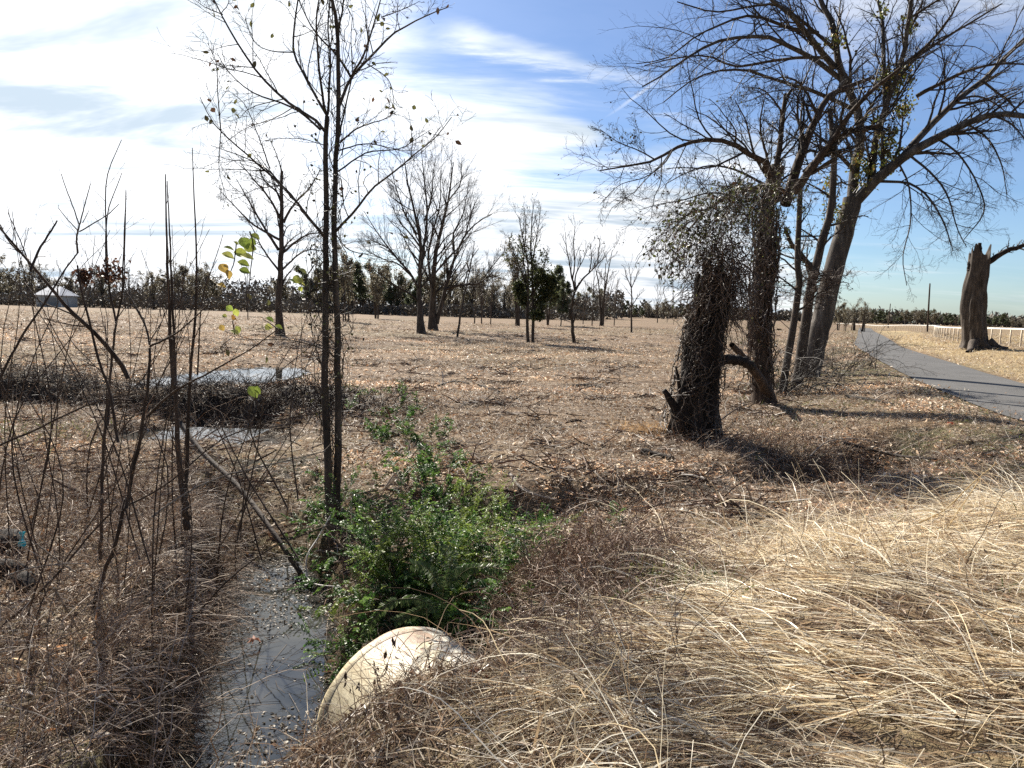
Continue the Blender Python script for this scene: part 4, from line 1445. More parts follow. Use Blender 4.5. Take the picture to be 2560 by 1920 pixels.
# ------------------------------------------------------------------ shed, fence, poles, far stump
def far_things():
    # shed
    Y = 156
    c = at(57, 299, Y)
    z0 = float(HR(c[0], Y)) - .1
    e = empty('shed', (c[0], Y, z0), 'pale metal shed with a white roof against the left wood edge', 'shed')
    L, W, h, hr = 5.0, 6.6, 2.7, 2.0
    mb = MB()
    mb.box((c[0], Y, z0 + h / 2), (L, W, h))
    mb.build('wall', mat_plain('shed_wall', (.42, .47, .47), .6, .2, 1), e)
    rl, rr_ = -L / 2 + .9, L / 2 - 1.5
    V = np.array([[-L / 2 - .3, -W / 2 - .3, h], [L / 2 + .3, -W / 2 - .3, h], [L / 2 + .3, W / 2 + .3, h], [-L / 2 - .3, W / 2 + .3, h], [rl, 0, h + hr], [rr_, 0, h + hr],
                  [-L / 2 - .3, -W / 2 - .3, h - .15], [L / 2 + .3, -W / 2 - .3, h - .15], [L / 2 + .3, W / 2 + .3, h - .15], [-L / 2 - .3, W / 2 + .3, h - .15]]) + np.array([c[0], Y, z0])
    mb = MB()
    mb.add(V, [np.array([[0, 1, 5, 4], [2, 3, 4, 5], [0, 6, 7, 1], [1, 7, 8, 2], [2, 8, 9, 3], [3, 9, 6, 0]]), np.array([[1, 2, 5], [3, 0, 4]])])
    mb.build('roof', mat_plain('shed_roof', (.82, .82, .80), .4, .08, 1), e)
    mb = MB()
    mb.box((c[0] + 1.0, Y - W / 2 - .03, z0 + 1.1), (1.9, .06, 2.2))
    mb.build('door', mat_plain('shed_door', (.25, .28, .29), .6, .2, 1), e)

    # fence
    FL = FENCE
    P = smooth_path([(x, y, 0) for x, y in FL], 400)
    Ls = np.concatenate([[0], np.cumsum(np.linalg.norm(np.diff(P, axis=0), axis=1))])
    e = empty('rail_fence', (29.6, 40, float(HR(29.6, 40))), 'long white rail fence on pale posts beyond the lane', 'fence')
    wh = mat_plain('white_rail', (.82, .80, .74), .4, .1, 3)
    pm = mat_plain('pale_post', (.66, .55, .40), .6, .25, 6)
    s = 0
    tops = []
    k = 0
    while s < Ls[-1]:
        x = np.interp(s, Ls, P[:, 0])
        y = np.interp(s, Ls, P[:, 1])
        z = float(HR(x, y))
        tops.append((x, y, z + 1.06))
        q = MB()
        Q = np.array([[x, y, z - .3], [x, y, z + .4], [x, y, z + 1.03]])
        q.tubes(Q[None], np.full((1, 3), .042), S=8, cap=True)
        if k < 100:
            o = q.build('post', pm, e, True)
        s += 2.0
        k += 1
    t = np.array(tops)
    t[:, 2] = np.convolve(np.pad(t[:, 2], 2, 'edge'), np.ones(5) / 5, 'valid')
    q = MB()
    q.tubes(t[None], np.full((1, len(t)), .058), S=8, cap=True)
    q.build('rail', wh, e, True)
    # brownish weeds along the fence: part of the grass below

    # old broken trunk
    b = np.array([(978 - 512) / F * 38, 38, 0])
    b = at(977, 343, 38)
    b[2] = float(HR(b[0], b[1]))
    Y = 38
    e = empty('dead_tree', b, 'massive grey snapped trunk beyond the lane, one limb reaching right', 'trunk')
    mb = MB()
    P, R = trace(10, [(1570, 1290), (1560, 1200), (1555, 1100), (1552, 950), (1555, 800), (1570, 650), (1590, 520), (1600, 430)], Y, Y, 24, 10.9, 9.4, 0)
    R[:7] *= np.array([1.4, 1.2, 1.1, 1.05, 1.03, 1.01, 1.])
    noisy_trunk(mb, P, R, 64, .22, 7, 12, jag=.9)
    mb.build('trunk', M['bark'], e, True)
    mb = MB()
    A, B = trace(10, [(1605, 520), (1610, 380), (1600, 300), (1618, 245), (1612, 195)], Y, Y, 12, 4.2, 1.6, .12)
    mb.tubes(A[None], B[None], S=8, cap=True)
    A, B = trace(10, [(1510, 480), (1505, 420), (1512, 390), (1525, 335)], Y, Y, 10, 2.6, .5, .15)
    mb.tubes(A[None], B[None], S=6, cap=True)
    mb.build('splinter', M['bark_dark'], e, True)
    mb = MB()
    A, B = trace(10, [(1660, 430), (1720, 390), (1800, 330), (1900, 275), (2020, 240), (2140, 190), (2300, 120)], Y, Y - 1, 14, 3.0, 1.4, .1)
    mb.tubes(A[None], B[None], S=8)
    A2, B2 = trace(10, [(2000, 245), (2080, 270), (2160, 330)], Y, Y - 1, 14, .9, .5, .1)
    mb.tubes(A2[None], B2[None], S=6)
    mb.build('limb', M['bark_dark'], e, True)
    mb = MB()
    c, cr = grow(A[None], B[None], 12, .22, .8, up=.12, curl=.15, K=6, rf=.35, minr=.008)
    mb.tubes(c, cr, S=3, col=cmix(len(c), TW))
    c, cr = grow(c, cr, 5, .4, .7, up=.05, curl=.15, K=5, rf=.6, minr=.006)
    mb.tubes(c, cr, S=3, col=cmix(len(c), TW))
    mb.build('crown', M['twig'], e)
    mb = MB()
    for pts in ([(1500, 1210), (1430, 1240), (1370, 1275), (1290, 1300)], [(1640, 1200), (1700, 1250), (1750, 1275)], [(1560, 1230), (1600, 1280), (1640, 1290)]):
        p = [ground(*q) for q in cv(10, [(x, y + 12) for x, y in pts])]
        p = [np.array([q[0], Y - .5 + i * -.35, 0]) for i, q in enumerate([at(x, y, Y) for x, y in cv(10, pts)])]
        for q in p:
            q[2] = float(HR(q[0], q[1])) + .05
        p[0][2] += .3
        mb.tubes(smooth_path(p, 10)[None], np.linspace(.3, .07, 10)[None], S=8)
    mb.build('root', M['bark'], e, True)
    # hanging dead vine beard on its left side
    # poles
    for px, top, bot, Yp, r, lab in ((928.5, 284, 323, 110, .13, 'tall thin utility pole beyond the fence, left of the snapped trunk'), (889, 304, 321, 190, .13, 'short far pole above the end of the lane')):
        t = at(px + 1.4, top, Yp)
        bb = at(px - .4, bot, Yp)
        bb[2] = float(HR(bb[0], Yp)) - .2
        e = empty('utility_pole', bb, lab, 'pole')
        q = MB()
        q.tubes(smooth_path([bb, t], 8)[None], np.linspace(r * 1.15, r * .8, 8)[None], S=10, cap=True)
        q.build('shaft', M['bark_brown'], e, True)
        q = MB()
        q.box((t[0], t[1], t[2] + .05), (.1, .1, .16))
        q.build('pole_cap', M['bark_dark'], e)


far_things()


# ------------------------------------------------------------------ culvert pipe
def culvert():
    # rim circle found from three rim points, axis runs back under the bank
    c0 = np.array([-.60, 3.80, -.24])
    ax = np.array([-.60, .80, -.03])
    ax /= np.linalg.norm(ax)
    e = bpy.data.objects.new('culvert_pipe', None)
    COL.objects.link(e)
    e.location = c0.tolist()
    q = Vector(ax.tolist()).to_track_quat('Y', 'Z')
    e.rotation_euler = q.to_euler()
    tag(e, 'old cream-white culvert pipe end sticking out of the grass bank above the ditch water', 'pipe')
    S, ro, ri = 96, .50, .445
    a = np.arange(S) * 2 * PI / S

    def ring(y, r):
        wob = 1 + .012 * np.sin(3 * a + .7)
        return np.stack([np.cos(a) * r * wob, np.full(S, y) + (.012 * np.sin(5 * a) if y > -.01 else 0), np.sin(a) * r * wob], 1)

    def lathe(prof):
        V = np.concatenate([ring(y, r) for y, r in prof])
        K = len(prof)
        i = (np.arange(K - 1)[:, None] * S + np.arange(S)[None])
        j = (np.arange(K - 1)[:, None] * S + (np.arange(S)[None] + 1) % S)
        return V, np.stack([i, j, j + S, i + S], -1).reshape(-1, 4)
    V, f = lathe([(-3, ro), (-1.5, ro), (-.75, ro), (-.5, ro), (-.06, ro)])
    mk('barrel', V, f, M['pipe'], e, True, g3(.5))
    V, f = lathe([(-.062, ro + .002), (-.05, ro + .005), (-.01, ro + .006), (0, ro + .002), (.002, ro - .02), (0, ri + .006), (-.02, ri)])
    mk('rim', V, f, M['pipe'], e, True, g3(.5))
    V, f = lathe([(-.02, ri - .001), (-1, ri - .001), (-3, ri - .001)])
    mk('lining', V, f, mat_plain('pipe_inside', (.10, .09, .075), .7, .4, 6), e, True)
    return c0, ax


PIPE_C, PIPE_AX = culvert()


def in_pipe(x, y):
    """True over the visible pipe end"""
    d = np.stack([x - PIPE_C[0], y - PIPE_C[1]], -1)
    al = d @ PIPE_AX[:2]
    ac = d @ np.array([PIPE_AX[1], -PIPE_AX[0]])
    return (al > -.72) & (al < .1) & (np.abs(ac + .05) < .55)


# ------------------------------------------------------------------ litter, grass, brush (stuff)
def wedge(n, y0, y1, power=1.0, margin=1.12):
    """points in the strip y0..y1, wide enough for neighbours of the camera"""
    y = y0 + (y1 - y0) * rng.uniform(0, 1, n) ** power
    half = y * .80 * margin + 1.5
    x = rng.uniform(-1, 1, n) * half
    return x, y


def wet(x, y):
    z = H(x, y)
    w1 = (z < -.60) & (y < 8)
    w2 = (z < -.125) & (y > 9.4) & (y < 12.4) & (x > -7.7) & (x < -3.5)
    w3 = (z < -.11) & (y > 16) & (x < -5.5) & (x > -12.5) & (y < 26)
    return w1 | w2 | w3


def litter():
    mb = MB()
    PAL = [(.54, .39, .26), (.76, .63, .48), (.32, .205, .13), (.13, .085, .055), (.94, .86, .74), (.42, .235, .125)]
    PW = [.27, .2, .2, .14, .09, .1]
    for n, y0, y1, size, pw in ((80000, 2.6, 9.5, .038, .8), (150000, 9.0, 20, .050, .8), (150000, 19, 48, .066, .8), (50000, 46, 110, .12, .8)):
        x, y = wedge(n, y0, y1, pw)
        dr, sr, _ = pdist(x, y, ROAD)
        dd = dr * sr
        se = (x - .2) * -.51 + (y - 3.3) * .86
        d1, _, v1 = pdist(x, y, DITCH, DITCH_D)
        d3, _, v3 = pdist(x, y, RIDGE, RIDGE_H)
        dens = .12 + .88 * sm(fbm(x * .8, y * .8, 41, 4), .36, .62)
        dens = dens * np.where(se < .6, .3, 1) * np.where(dd < -1.5, .12, 1) * np.where(np.abs(dd) < 1.5, .02 + .35 * sm(dd + .5 * (fbm(x, y, 3, 2) - .5), .8, 1.45), 1)
        dens = dens * np.where((d1 < .9) & (y > 9), .3, 1) * np.where((d3 < 1.2) & (v3 > .05), .18, 1)
        dens = dens * np.where((x < -1.2 - .34 * (y - 3)) & (y < 7.5), .35, 1)
        keep = (rng.uniform(size=len(x)) < dens) & ~wet(x, y) & ~in_pipe(x, y)
        x, y = x[keep], y[keep]
        k = len(x)
        z = H(x, y) + rng.uniform(0, .35, k) * size
        D = rng.normal(size=(k, 3)) * np.array([1, 1, .38])
        L = size * rng.uniform(.6, 1.9, k)
        mb.leaves(np.stack([x, y, z], 1), D, L * 1.25, L * rng.uniform(.09, .28, k), cmix(k, PAL, PW) * (1 if y0 < 40 else .75) * (.5 + 1.05 * sm(fbm(x * .22, y * .75, 14, 4), .3, .68))[:, None], fold=.5, up=np.array([0, 0, 1.]))
        # straw pieces / chipped stems
        k2 = int(n * .75)
        x, y = wedge(k2, y0, y1, pw)
        dr, sr, _ = pdist(x, y, ROAD)
        keep = ~wet(x, y) & (dr > 1.7) & ~in_pipe(x, y)
        x, y = x[keep], y[keep]
        k2 = len(x)
        z = H(x, y) + size * .3
        P = np.zeros((k2, 3, 3))
        D = rng.normal(size=(k2, 3)) * np.array([1, 1, .30])
        D /= np.linalg.norm(D, axis=1, keepdims=True)
        L = size * rng.uniform(1.2, 4.5, k2)
        P[:, 0] = np.stack([x, y, z], 1)
        P[:, 1] = P[:, 0] + D * L[:, None] * .5 + np.array([0, 0, 1]) * (L * .08)[:, None]
        P[:, 2] = P[:, 0] + D * L[:, None] + rng.normal(size=(k2, 3)) * (L * .12)[:, None]
        W = (size * .05 * rng.uniform(.6, 1.6, (k2, 1))) * np.array([[1, 1, .4]])
        mb.ribbons(P, W, cmix(k2, [(.55, .46, .35), (.38, .29, .21), (.24, .17, .12), (.68, .62, .52)]))
    # tawny straw caught against the left of the stump
    g0 = ground(652, 432)
    k = 420
    x = g0[0] + rng.normal(size=k) * .34
    y = g0[1] + rng.normal(size=k) * .22
    st = np.stack([x, y, H(x, y)], 1)
    D = rng.normal(size=(k, 3)) * .5 + np.array([-.5, -.2, .8])
    D /= np.linalg.norm(D, axis=1, keepdims=True)
    L = rng.uniform(.1, .42, k)
    Q = np.stack([st, st + D * (L * .5)[:, None], st + D * L[:, None] - np.array([0, 0, 1]) * (L * .35)[:, None]], 1)
    mb.ribbons(Q, np.full((k, 3), .004), cmix(k, [(.56, .38, .20), (.42, .27, .14), (.66, .50, .32)]))
    # small heaps of chipped sticks and clods
    n = 520
    y = 7 + 62 * rng.uniform(0, 1, n) ** 1.2
    x = rng.uniform(-1, .55, n) * y * .85
    dr, sr, _ = pdist(x, y, ROAD)
    ok = (dr * sr > 3) & ~wet(x, y)
    for cx, cy in zip(x[ok], y[ok]):
        k = int(rng.integers(8, 40))
        sz = rng.uniform(.12, .5)
        px_ = cx + rng.normal(size=k) * sz
        py_ = cy + rng.normal(size=k) * sz * .5
        D = rng.normal(size=(k, 3)) * np.array([1, .7, .22])
        D /= np.linalg.norm(D, axis=1, keepdims=True)
        L = rng.uniform(.1, .45, k)
        P0 = np.stack([px_, py_, H(px_, py_) + rng.uniform(.01, .09, k)], 1)
        Q = np.stack([P0, P0 + D * (L * .5)[:, None] + rng.normal(size=(k, 3)) * .012, P0 + D * L[:, None]], 1)
        mb.tubes(Q, rng.uniform(.004, .014, (k, 1)) * np.array([[1, .9, .6]]), S=4, col=cmix(k, [(.16, .115, .085), (.08, .055, .04), (.34, .27, .2), (.24, .15, .1)]))
    o = mb.build('leaf_litter', M['litter'])
    tag(o, 'layer of dry brown leaves and chipped stems over the field', kind='stuff')


litter()


def arcs(st, d, L, K, droop, curl):
    N = len(st)
    Q = np.zeros((N, K, 3))
    Q[:, 0] = st
    d = d / (np.linalg.norm(d, axis=1, keepdims=True) + 1e-9)
    for k in range(1, K):
        d = d + rng.normal(size=d.shape) * curl
        d[:, 2] -= droop
        d /= np.linalg.norm(d, axis=1, keepdims=True)
        Q[:, k] = Q[:, k - 1] + d * (L / (K - 1))[:, None]
    return Q


def lift(Q, h=.02):
    """keep blades above ground"""
    g = HR(Q[..., 0], Q[..., 1]) + h
    Q[..., 2] = np.maximum(Q[..., 2], g)
    return Q


def off_pipe(Q, frac=.85):
    """mask of stems that do not hang over the pipe end"""
    h = in_pipe(Q[..., 0], Q[..., 1]) & (Q[..., 2] < .75)
    return ~h.any(axis=1) | (rng.uniform(size=len(Q)) > frac)


def dry_grass():
    mb = MB()
    PAL = [(.68, .56, .37), (.88, .79, .60), (.42, .31, .19), (.95, .90, .76), (.17, .115, .075), (.48, .34, .21)]
    W_ = [.27, .24, .15, .16, .11, .07]
    # tufts flowing down the bank
    n = 4200
    x = rng.uniform(-.8, 10.5, n)
    y = rng.uniform(1.2, 10, n)
    se = (x - .2) * -.51 + (y - 3.3) * .86
    dr, sr, _ = pdist(x, y, ROAD)
    dens = (1 - sm(se, -.1, 1.3)) * (dr * sr > 1.55)
    # barer shaded band right of the pipe where vines take over
    dens = dens * (1 - .85 * np.exp(-((x - .35) ** 2 + (y - 4.1) ** 2) / .7))
    dens = dens * (.25 + .9 * sm(fbm(x * 1.1, y * 1.4, 63, 3), .38, .56))
    dens = dens * sm(x + .25 * (y - 2.6), -.35, .5) * (1 - sm(y, 7, 10) * .7)
    keep = (rng.uniform(size=n) < dens) & ~in_pipe(x, y)
    x, y = x[keep], y[keep]
    for cx, cy in zip(x, y):
        k = int(rng.integers(10, 34))
        lean = np.array([-.95 + .5 * math.sin(cx * 1.7 + cy), .15 + .5 * math.cos(cy * 1.3 + cx * .8), 0])
        lean += rng.normal(size=3) * .42
        lean[2] = rng.uniform(.35, 1.0)
        st = np.array([cx, cy, 0]) + rng.normal(size=(k, 3)) * np.array([.05, .05, 0])
        st[:, 2] = HR(st[:, 0], st[:, 1]) - .01
        d = lean + rng.normal(size=(k, 3)) * .28
        L = rng.uniform(.25, .85, k) * rng.uniform(.8, 1.1)
        Q = lift(arcs(st, d, L, 9, .17, .085), .015 + .07 * rng.uniform(size=(k, 1)))
        Wd = rng.uniform(.0013, .0034, (k, 1)) * np.where(rng.uniform(size=(k, 1)) < .07, 1.7, 1) * np.linspace(1, .3, 9)[None]
        kk = off_pipe(Q, .93)
        mb.ribbons(Q[kk], Wd[kk], cmix(int(kk.sum()), PAL, W_))
    # matted low blades everywhere on the bank
    n = 26000
    x = np.concatenate([rng.uniform(-1.2, 11, n), rng.uniform(-1.4, 1.2, 6500)])
    y = np.concatenate([rng.uniform(1.3, 10.5, n), rng.uniform(2.1, 4.0, 6500)])
    n += 6500
    se = (x - .2) * -.51 + (y - 3.3) * .86
    dr, sr, _ = pdist(x, y, ROAD)
    dens = (1 - sm(se, .2, 2.0)) * (dr * sr > 1.5)
    keep = (rng.uniform(size=n) < dens) & ~in_pipe(x, y) & (np.abs(x) < y * .82 + 1.4)
    x, y = x[keep], y[keep]
    k = len(x)
    st = np.stack([x, y, HR(x, y) + rng.uniform(0, .06, k)], 1)
    flow = np.stack([-.8 + .7 * np.sin(x * 1.3 + y), .2 + .7 * np.cos(y * 1.1), np.full(k, .25)], 1)
    Q = lift(arcs(st, flow + rng.normal(size=(k, 3)) * .55, rng.uniform(.08, .35, k), 6, .12, .16), .012)
    kk = off_pipe(Q, .95)
    Q, k = Q[kk], int(kk.sum())
    mb.ribbons(Q, rng.uniform(.0012, .0030, (k, 1)) * np.linspace(1, .35, 6)[None], cmix(k, [(.36, .27, .19), (.22, .15, .10), (.11, .075, .05), (.62, .54, .42)]))
    # verge beyond the lane and along the fence
    n = 60000
    y = 12 + 75 * rng.uniform(0, 1, n) ** 1.5
    x = rng.uniform(0, 1, n) * (y * .85)
    dr, sr, _ = pdist(x, y, ROAD)
    dd = dr * sr
    keep = (dd < -1.6) & (dd > -40)
    x, y, dd = x[keep], y[keep], dd[keep]
    k = len(x)
    st = np.stack([x, y, HR(x, y)], 1)
    tall = 1 + 1.6 * sm(-dd, 10, 16) * sm(fbm(x / 3, y / 3, 4, 2), .3, .6)
    Q = arcs(st, rng.normal(size=(k, 3)) * .6 + np.array([-.3, -.2, 1]), rng.uniform(.08, .26, k) * tall, 4, .25, .2)
    mb.ribbons(Q, (y * .00022 + .001)[:, None] * rng.uniform(.6, 1.5, (k, 1)) * np.linspace(1, .4, 4)[None], cmix(k, [(.56, .45, .27), (.46, .35, .20), (.66, .56, .37), (.34, .24, .14)]))
    o = mb.build('dry_grass', M['grass'])
    tag(o, 'long bleached dry grass flowing over the near bank and the far verge', kind='stuff')

    # green weeds on the near verge of the lane and in hollows
    gb = MB()
    n = 26000
    y = 3.5 + 26 * rng.uniform(0, 1, n)
    x = rng.uniform(-.3, 1, n) * y * .9
    dr, sr, _ = pdist(x, y, ROAD)
    dd = dr * sr
    f = fbm(x * .9, y * .9, 81, 2)
    keep = (dd > 1.6) & (dd < 6.5) & (f > .5)
    keep |= (np.exp(-((x - .9) ** 2 / .25 + (y - 3.9) ** 2 / .12)) > rng.uniform(.1, 1, n))
    x, y = x[keep], y[keep]
    xs = np.concatenate([x, rng.normal(.98, .17, 700), rng.normal(4.2, .5, 300), rng.normal(-7.6, 1., 900)])
    ys = np.concatenate([y, rng.normal(4.15, .16, 700), rng.normal(6.6, .3, 300), rng.normal(10.2, .8, 900)])
    k = len(xs)
    st = np.stack([xs, ys, HR(xs, ys)], 1)
    Q = arcs(st, rng.normal(size=(k, 3)) * .7 + np.array([0, 0, .7]), rng.uniform(.05, .18, k), 4, .2, .1)
    gb.ribbons(Q, rng.uniform(.002, .007, (k, 1)) * np.array([[.6, 1, .8, .3]]), cmix(k, [(.14, .17, .05), (.09, .12, .035), (.22, .24, .08)]))
    o = gb.build('green_weeds', M['leaf'])
    tag(o, 'patches of low green weeds and grass among the dry litter', kind='stuff')


dry_grass()


def brush():
    """tangled dead stems of the left bank and the roadside ditch"""
    mb = MB()
    n = 62000
    x = np.concatenate([rng.uniform(-9, 9.5, n), rng.uniform(-1.5, .8, 2600), rng.normal(4.6, 1.2, 2600)])
    y = np.concatenate([rng.uniform(2.2, 13.5, n), rng.uniform(2.2, 3.6, 2600), rng.normal(11.2, .7, 2600)])
    n += 5200
    d1, _, _ = pdist(x, y, DITCH)
    d2, _, v2 = pdist(x, y, SIDE, SIDE_D)
    side = (x < -1.2 - .34 * (y - 3))
    dens = np.where(side & (y < 7.5), .95, 0) + np.where(side & (y >= 7.5), .22, 0)
    dens = np.maximum(dens, .30 * (d2 < 1.4) * (x > .3))
    dens = np.maximum(dens, .95 * np.exp(-((x - 4.6) ** 2 / 3.5 + (y - 11.2) ** 2 / 1.2)))
    dens = np.maximum(dens, .10 * ((x > -1) & (y < 10)))
    dens = np.maximum(dens, .8 * ((x > -2.2) & (x < -.2) & (y < 3.9)))
    dens = np.maximum(dens, .9 * ((x > -1.6) & (x < -.4) & (y > 3.9) & (y < 6.4)))
    dens = np.maximum(dens, .8 * np.exp(-((x - 5.2) ** 2 / 3 + (y - 10.3) ** 2 / .5)))
    dens = np.maximum(dens, .9 * np.exp(-((x - 3.3) ** 2 / .8 + (y - 11.4) ** 2 / .5)))
    keep = (rng.uniform(size=n) < dens) & ~wet(x, y) & ~in_pipe(x, y) & (np.abs(x) < y * .85 + 1.2)
    x, y = x[keep], y[keep]
    k = len(x)
    st = np.stack([x, y, H(x, y) - .02], 1)
    tall = np.where(x < -1, 1., .6)
    L = rng.gamma(3., .14, k) * tall + .12
    L = np.where((x > -1.35) & (x < -.1) & (y < 3.8), L * .38, L)
    Q = lift(arcs(st, rng.normal(size=(k, 3)) * .75 + np.array([.1, 0, .75]), L, 9, .12, .2), .02)
    kk = off_pipe(Q, .9)
    Q, k = Q[kk], int(kk.sum())
    R = rng.uniform(.0013, .0036, (k, 1)) * np.linspace(1, .5, 9)[None]
    cols = [(.34, .25, .18), (.19, .13, .09), (.64, .54, .43), (.08, .055, .04), (.36, .23, .14), (.48, .38, .29)]
    mb.tubes(Q, R, S=3, col=cmix(k, cols))
    c, cr = grow(Q[::2], R[::2], 3, .4, .8, up=0, curl=.25, K=5, rf=.7, minr=.0011)
    mb.tubes(c, cr, S=3, col=cmix(len(c), cols))
    p, d = pick(c, 16000)
    q = len(p)
    mb.leaves(p, d + rng.normal(size=d.shape) * .8, rng.uniform(.012, .04, q), rng.uniform(.004, .012, q), cmix(q, [(.30, .20, .13), (.17, .11, .07), (.50, .42, .32), (.36, .22, .13)]))
    # dead grass hanging over the water from the left edge
    k = 2600
    t = rng.uniform(0, 1, k)
    yy = 3.2 + 3.8 * t
    xx = np.interp(yy, [3.0, 4.05, 5.4, 6.6, 7.2], [-1.36, -1.56, -1.95, -2.3, -2.5]) - rng.uniform(.42, .95, k)
    st = np.stack([xx, yy, np.maximum(H(xx, yy), -.6)], 1)
    Q = arcs(st, rng.normal(size=(k, 3)) * .45 + np.array([.55, -.1, .8]), rng.uniform(.15, .62, k), 9, .2, .14)
    Q[..., 2] = np.maximum(Q[..., 2], -.6)
    mb.tubes(Q, rng.uniform(.0012, .003, (k, 1)) * np.linspace(1, .5, 9)[None], S=3, col=cmix(k, cols))
    o = mb.build('brush', M['vine'])
    tag(o, 'tangle of dead stems and seed heads along the ditch banks', kind='stuff')

    # dark brush on the far bank
    mb = MB()
    n = 9500
    t = rng.uniform(0, 1, n)
    xr = np.interp(t, np.linspace(0, 1, len(RIDGE)), [q[0] for q in RIDGE]) + rng.normal(size=n) * .8
    yr = np.interp(t, np.linspace(0, 1, len(RIDGE)), [q[1] for q in RIDGE]) + rng.normal(size=n) * .8 - .7
    st = np.stack([xr, yr, H(xr, yr) - .02], 1)
    Q = arcs(st, rng.normal(size=(n, 3)) * .8 + np.array([0, 0, .7]), rng.uniform(.15, .75, n), 7, .15, .25)
    mb.tubes(Q, rng.uniform(.003, .008, (n, 1)) * np.linspace(1, .5, 7)[None], S=3, col=cmix(n, [(.05, .037, .028), (.10, .07, .052), (.03, .022, .017), (.26, .2, .15)], [.35, .25, .3, .1]))
    o = mb.build('bank_brush', M['vine'])
    tag(o, 'dark wiry brush matted over the bank before the puddle', kind='stuff')

    # reddish curly dead-vine mound right of the pipe
    mb = MB()
    n = 4200
    c = np.array([[.35, 4.25, .35], [.75, 4.5, .33], [.05, 4.15, .25], [1.1, 5.0, .25], [.5, 3.9, .42], [-.15, 3.4, .45], [.2, 3.0, .55]])
    w = rng.choice(7, n, p=[.24, .2, .12, .12, .12, .1, .1])
    st = c[w] + rng.normal(size=(n, 3)) * np.array([.26, .24, .06])
    st[:, 2] = HR(st[:, 0], st[:, 1]) + np.abs(rng.normal(size=n)) * .11
    keep = ~in_pipe(st[:, 0], st[:, 1])
    st = st[keep]
    n = len(st)
    Q = lift(arcs(st, rng.normal(size=(n, 3)) + np.array([0, 0, .8]), rng.uniform(.10, .42, n), 10, .14, .33), .01)
    kk = off_pipe(Q, .9)
    Q, n = Q[kk], int(kk.sum())
    mb.tubes(Q, rng.uniform(.0010, .0024, (n, 1)) * np.ones((1, 10)), S=3, col=cmix(n, [(.36, .25, .18), (.26, .165, .115), (.50, .40, .30), (.15, .095, .068)]))
    o = mb.build('vine_tangle', M['vine'])
    tag(o, 'reddish mound of curly dead vines beside the pipe', kind='stuff')


brush()


# ------------------------------------------------------------------ floating leaf bits on the water
def floaters():
    mb = MB()
    n = 15000
    x = rng.uniform(-3.2, -.4, n)
    y = rng.uniform(3.4, 7.6, n)
    z = HR(x, y)
    edge = sm(z, -.95, -.62)
    dens = .05 + 1.0 * edge + .6 * sm(fbm(x * 2, y * 2, 6, 3), .5, .62) + .5 * sm(y, 6.0, 7.0)
    dens[(np.hypot(x + 1.75, y - 5.1) < .5)] *= .25
    keep = (z < -.6) & (rng.uniform(size=n) < dens)
    x, y = x[keep], y[keep]
    k = len(x)
    P = np.stack([x, y, np.full(k, -.614)], 1)
    D = rng.normal(size=(k, 3)) * np.array([1, 1, .10])
    L = rng.uniform(.010, .036, k)
    mb.leaves(P, D, L, L * rng.uniform(.2, .42, k), cmix(k, [(.26, .22, .17), (.14, .11, .08), (.07, .055, .04), (.42, .38, .32)]), fold=.3, up=np.array([0, 0, 1.]))
    k = 420
    x = rng.uniform(-2.9, -.9, k)
    y = rng.uniform(3.6, 7.4, k)
    kk = HR(x, y) < -.62
    x, y = x[kk], y[kk]
    k = len(x)
    P = np.zeros((k, 3, 3))
    P[:, 0] = np.stack([x, y, np.full(k, -.612)], 1)
    D = rng.normal(size=(k, 3)) * np.array([1, 1, .06])
    P[:, 1] = P[:, 0] + D * .05
    P[:, 2] = P[:, 1] + (D + rng.normal(size=(k, 3)) * np.array([.3, .3, .02])) * .06
    mb.tubes(P, np.full((k, 3), .0018), S=3, col=cmix(k, [(.12, .09, .07), (.30, .25, .2)]))
    o = mb.build('floating_debris', M['litter'])
    tag(o, 'small leaves and twigs floating on the ditch water', kind='stuff')


floaters()


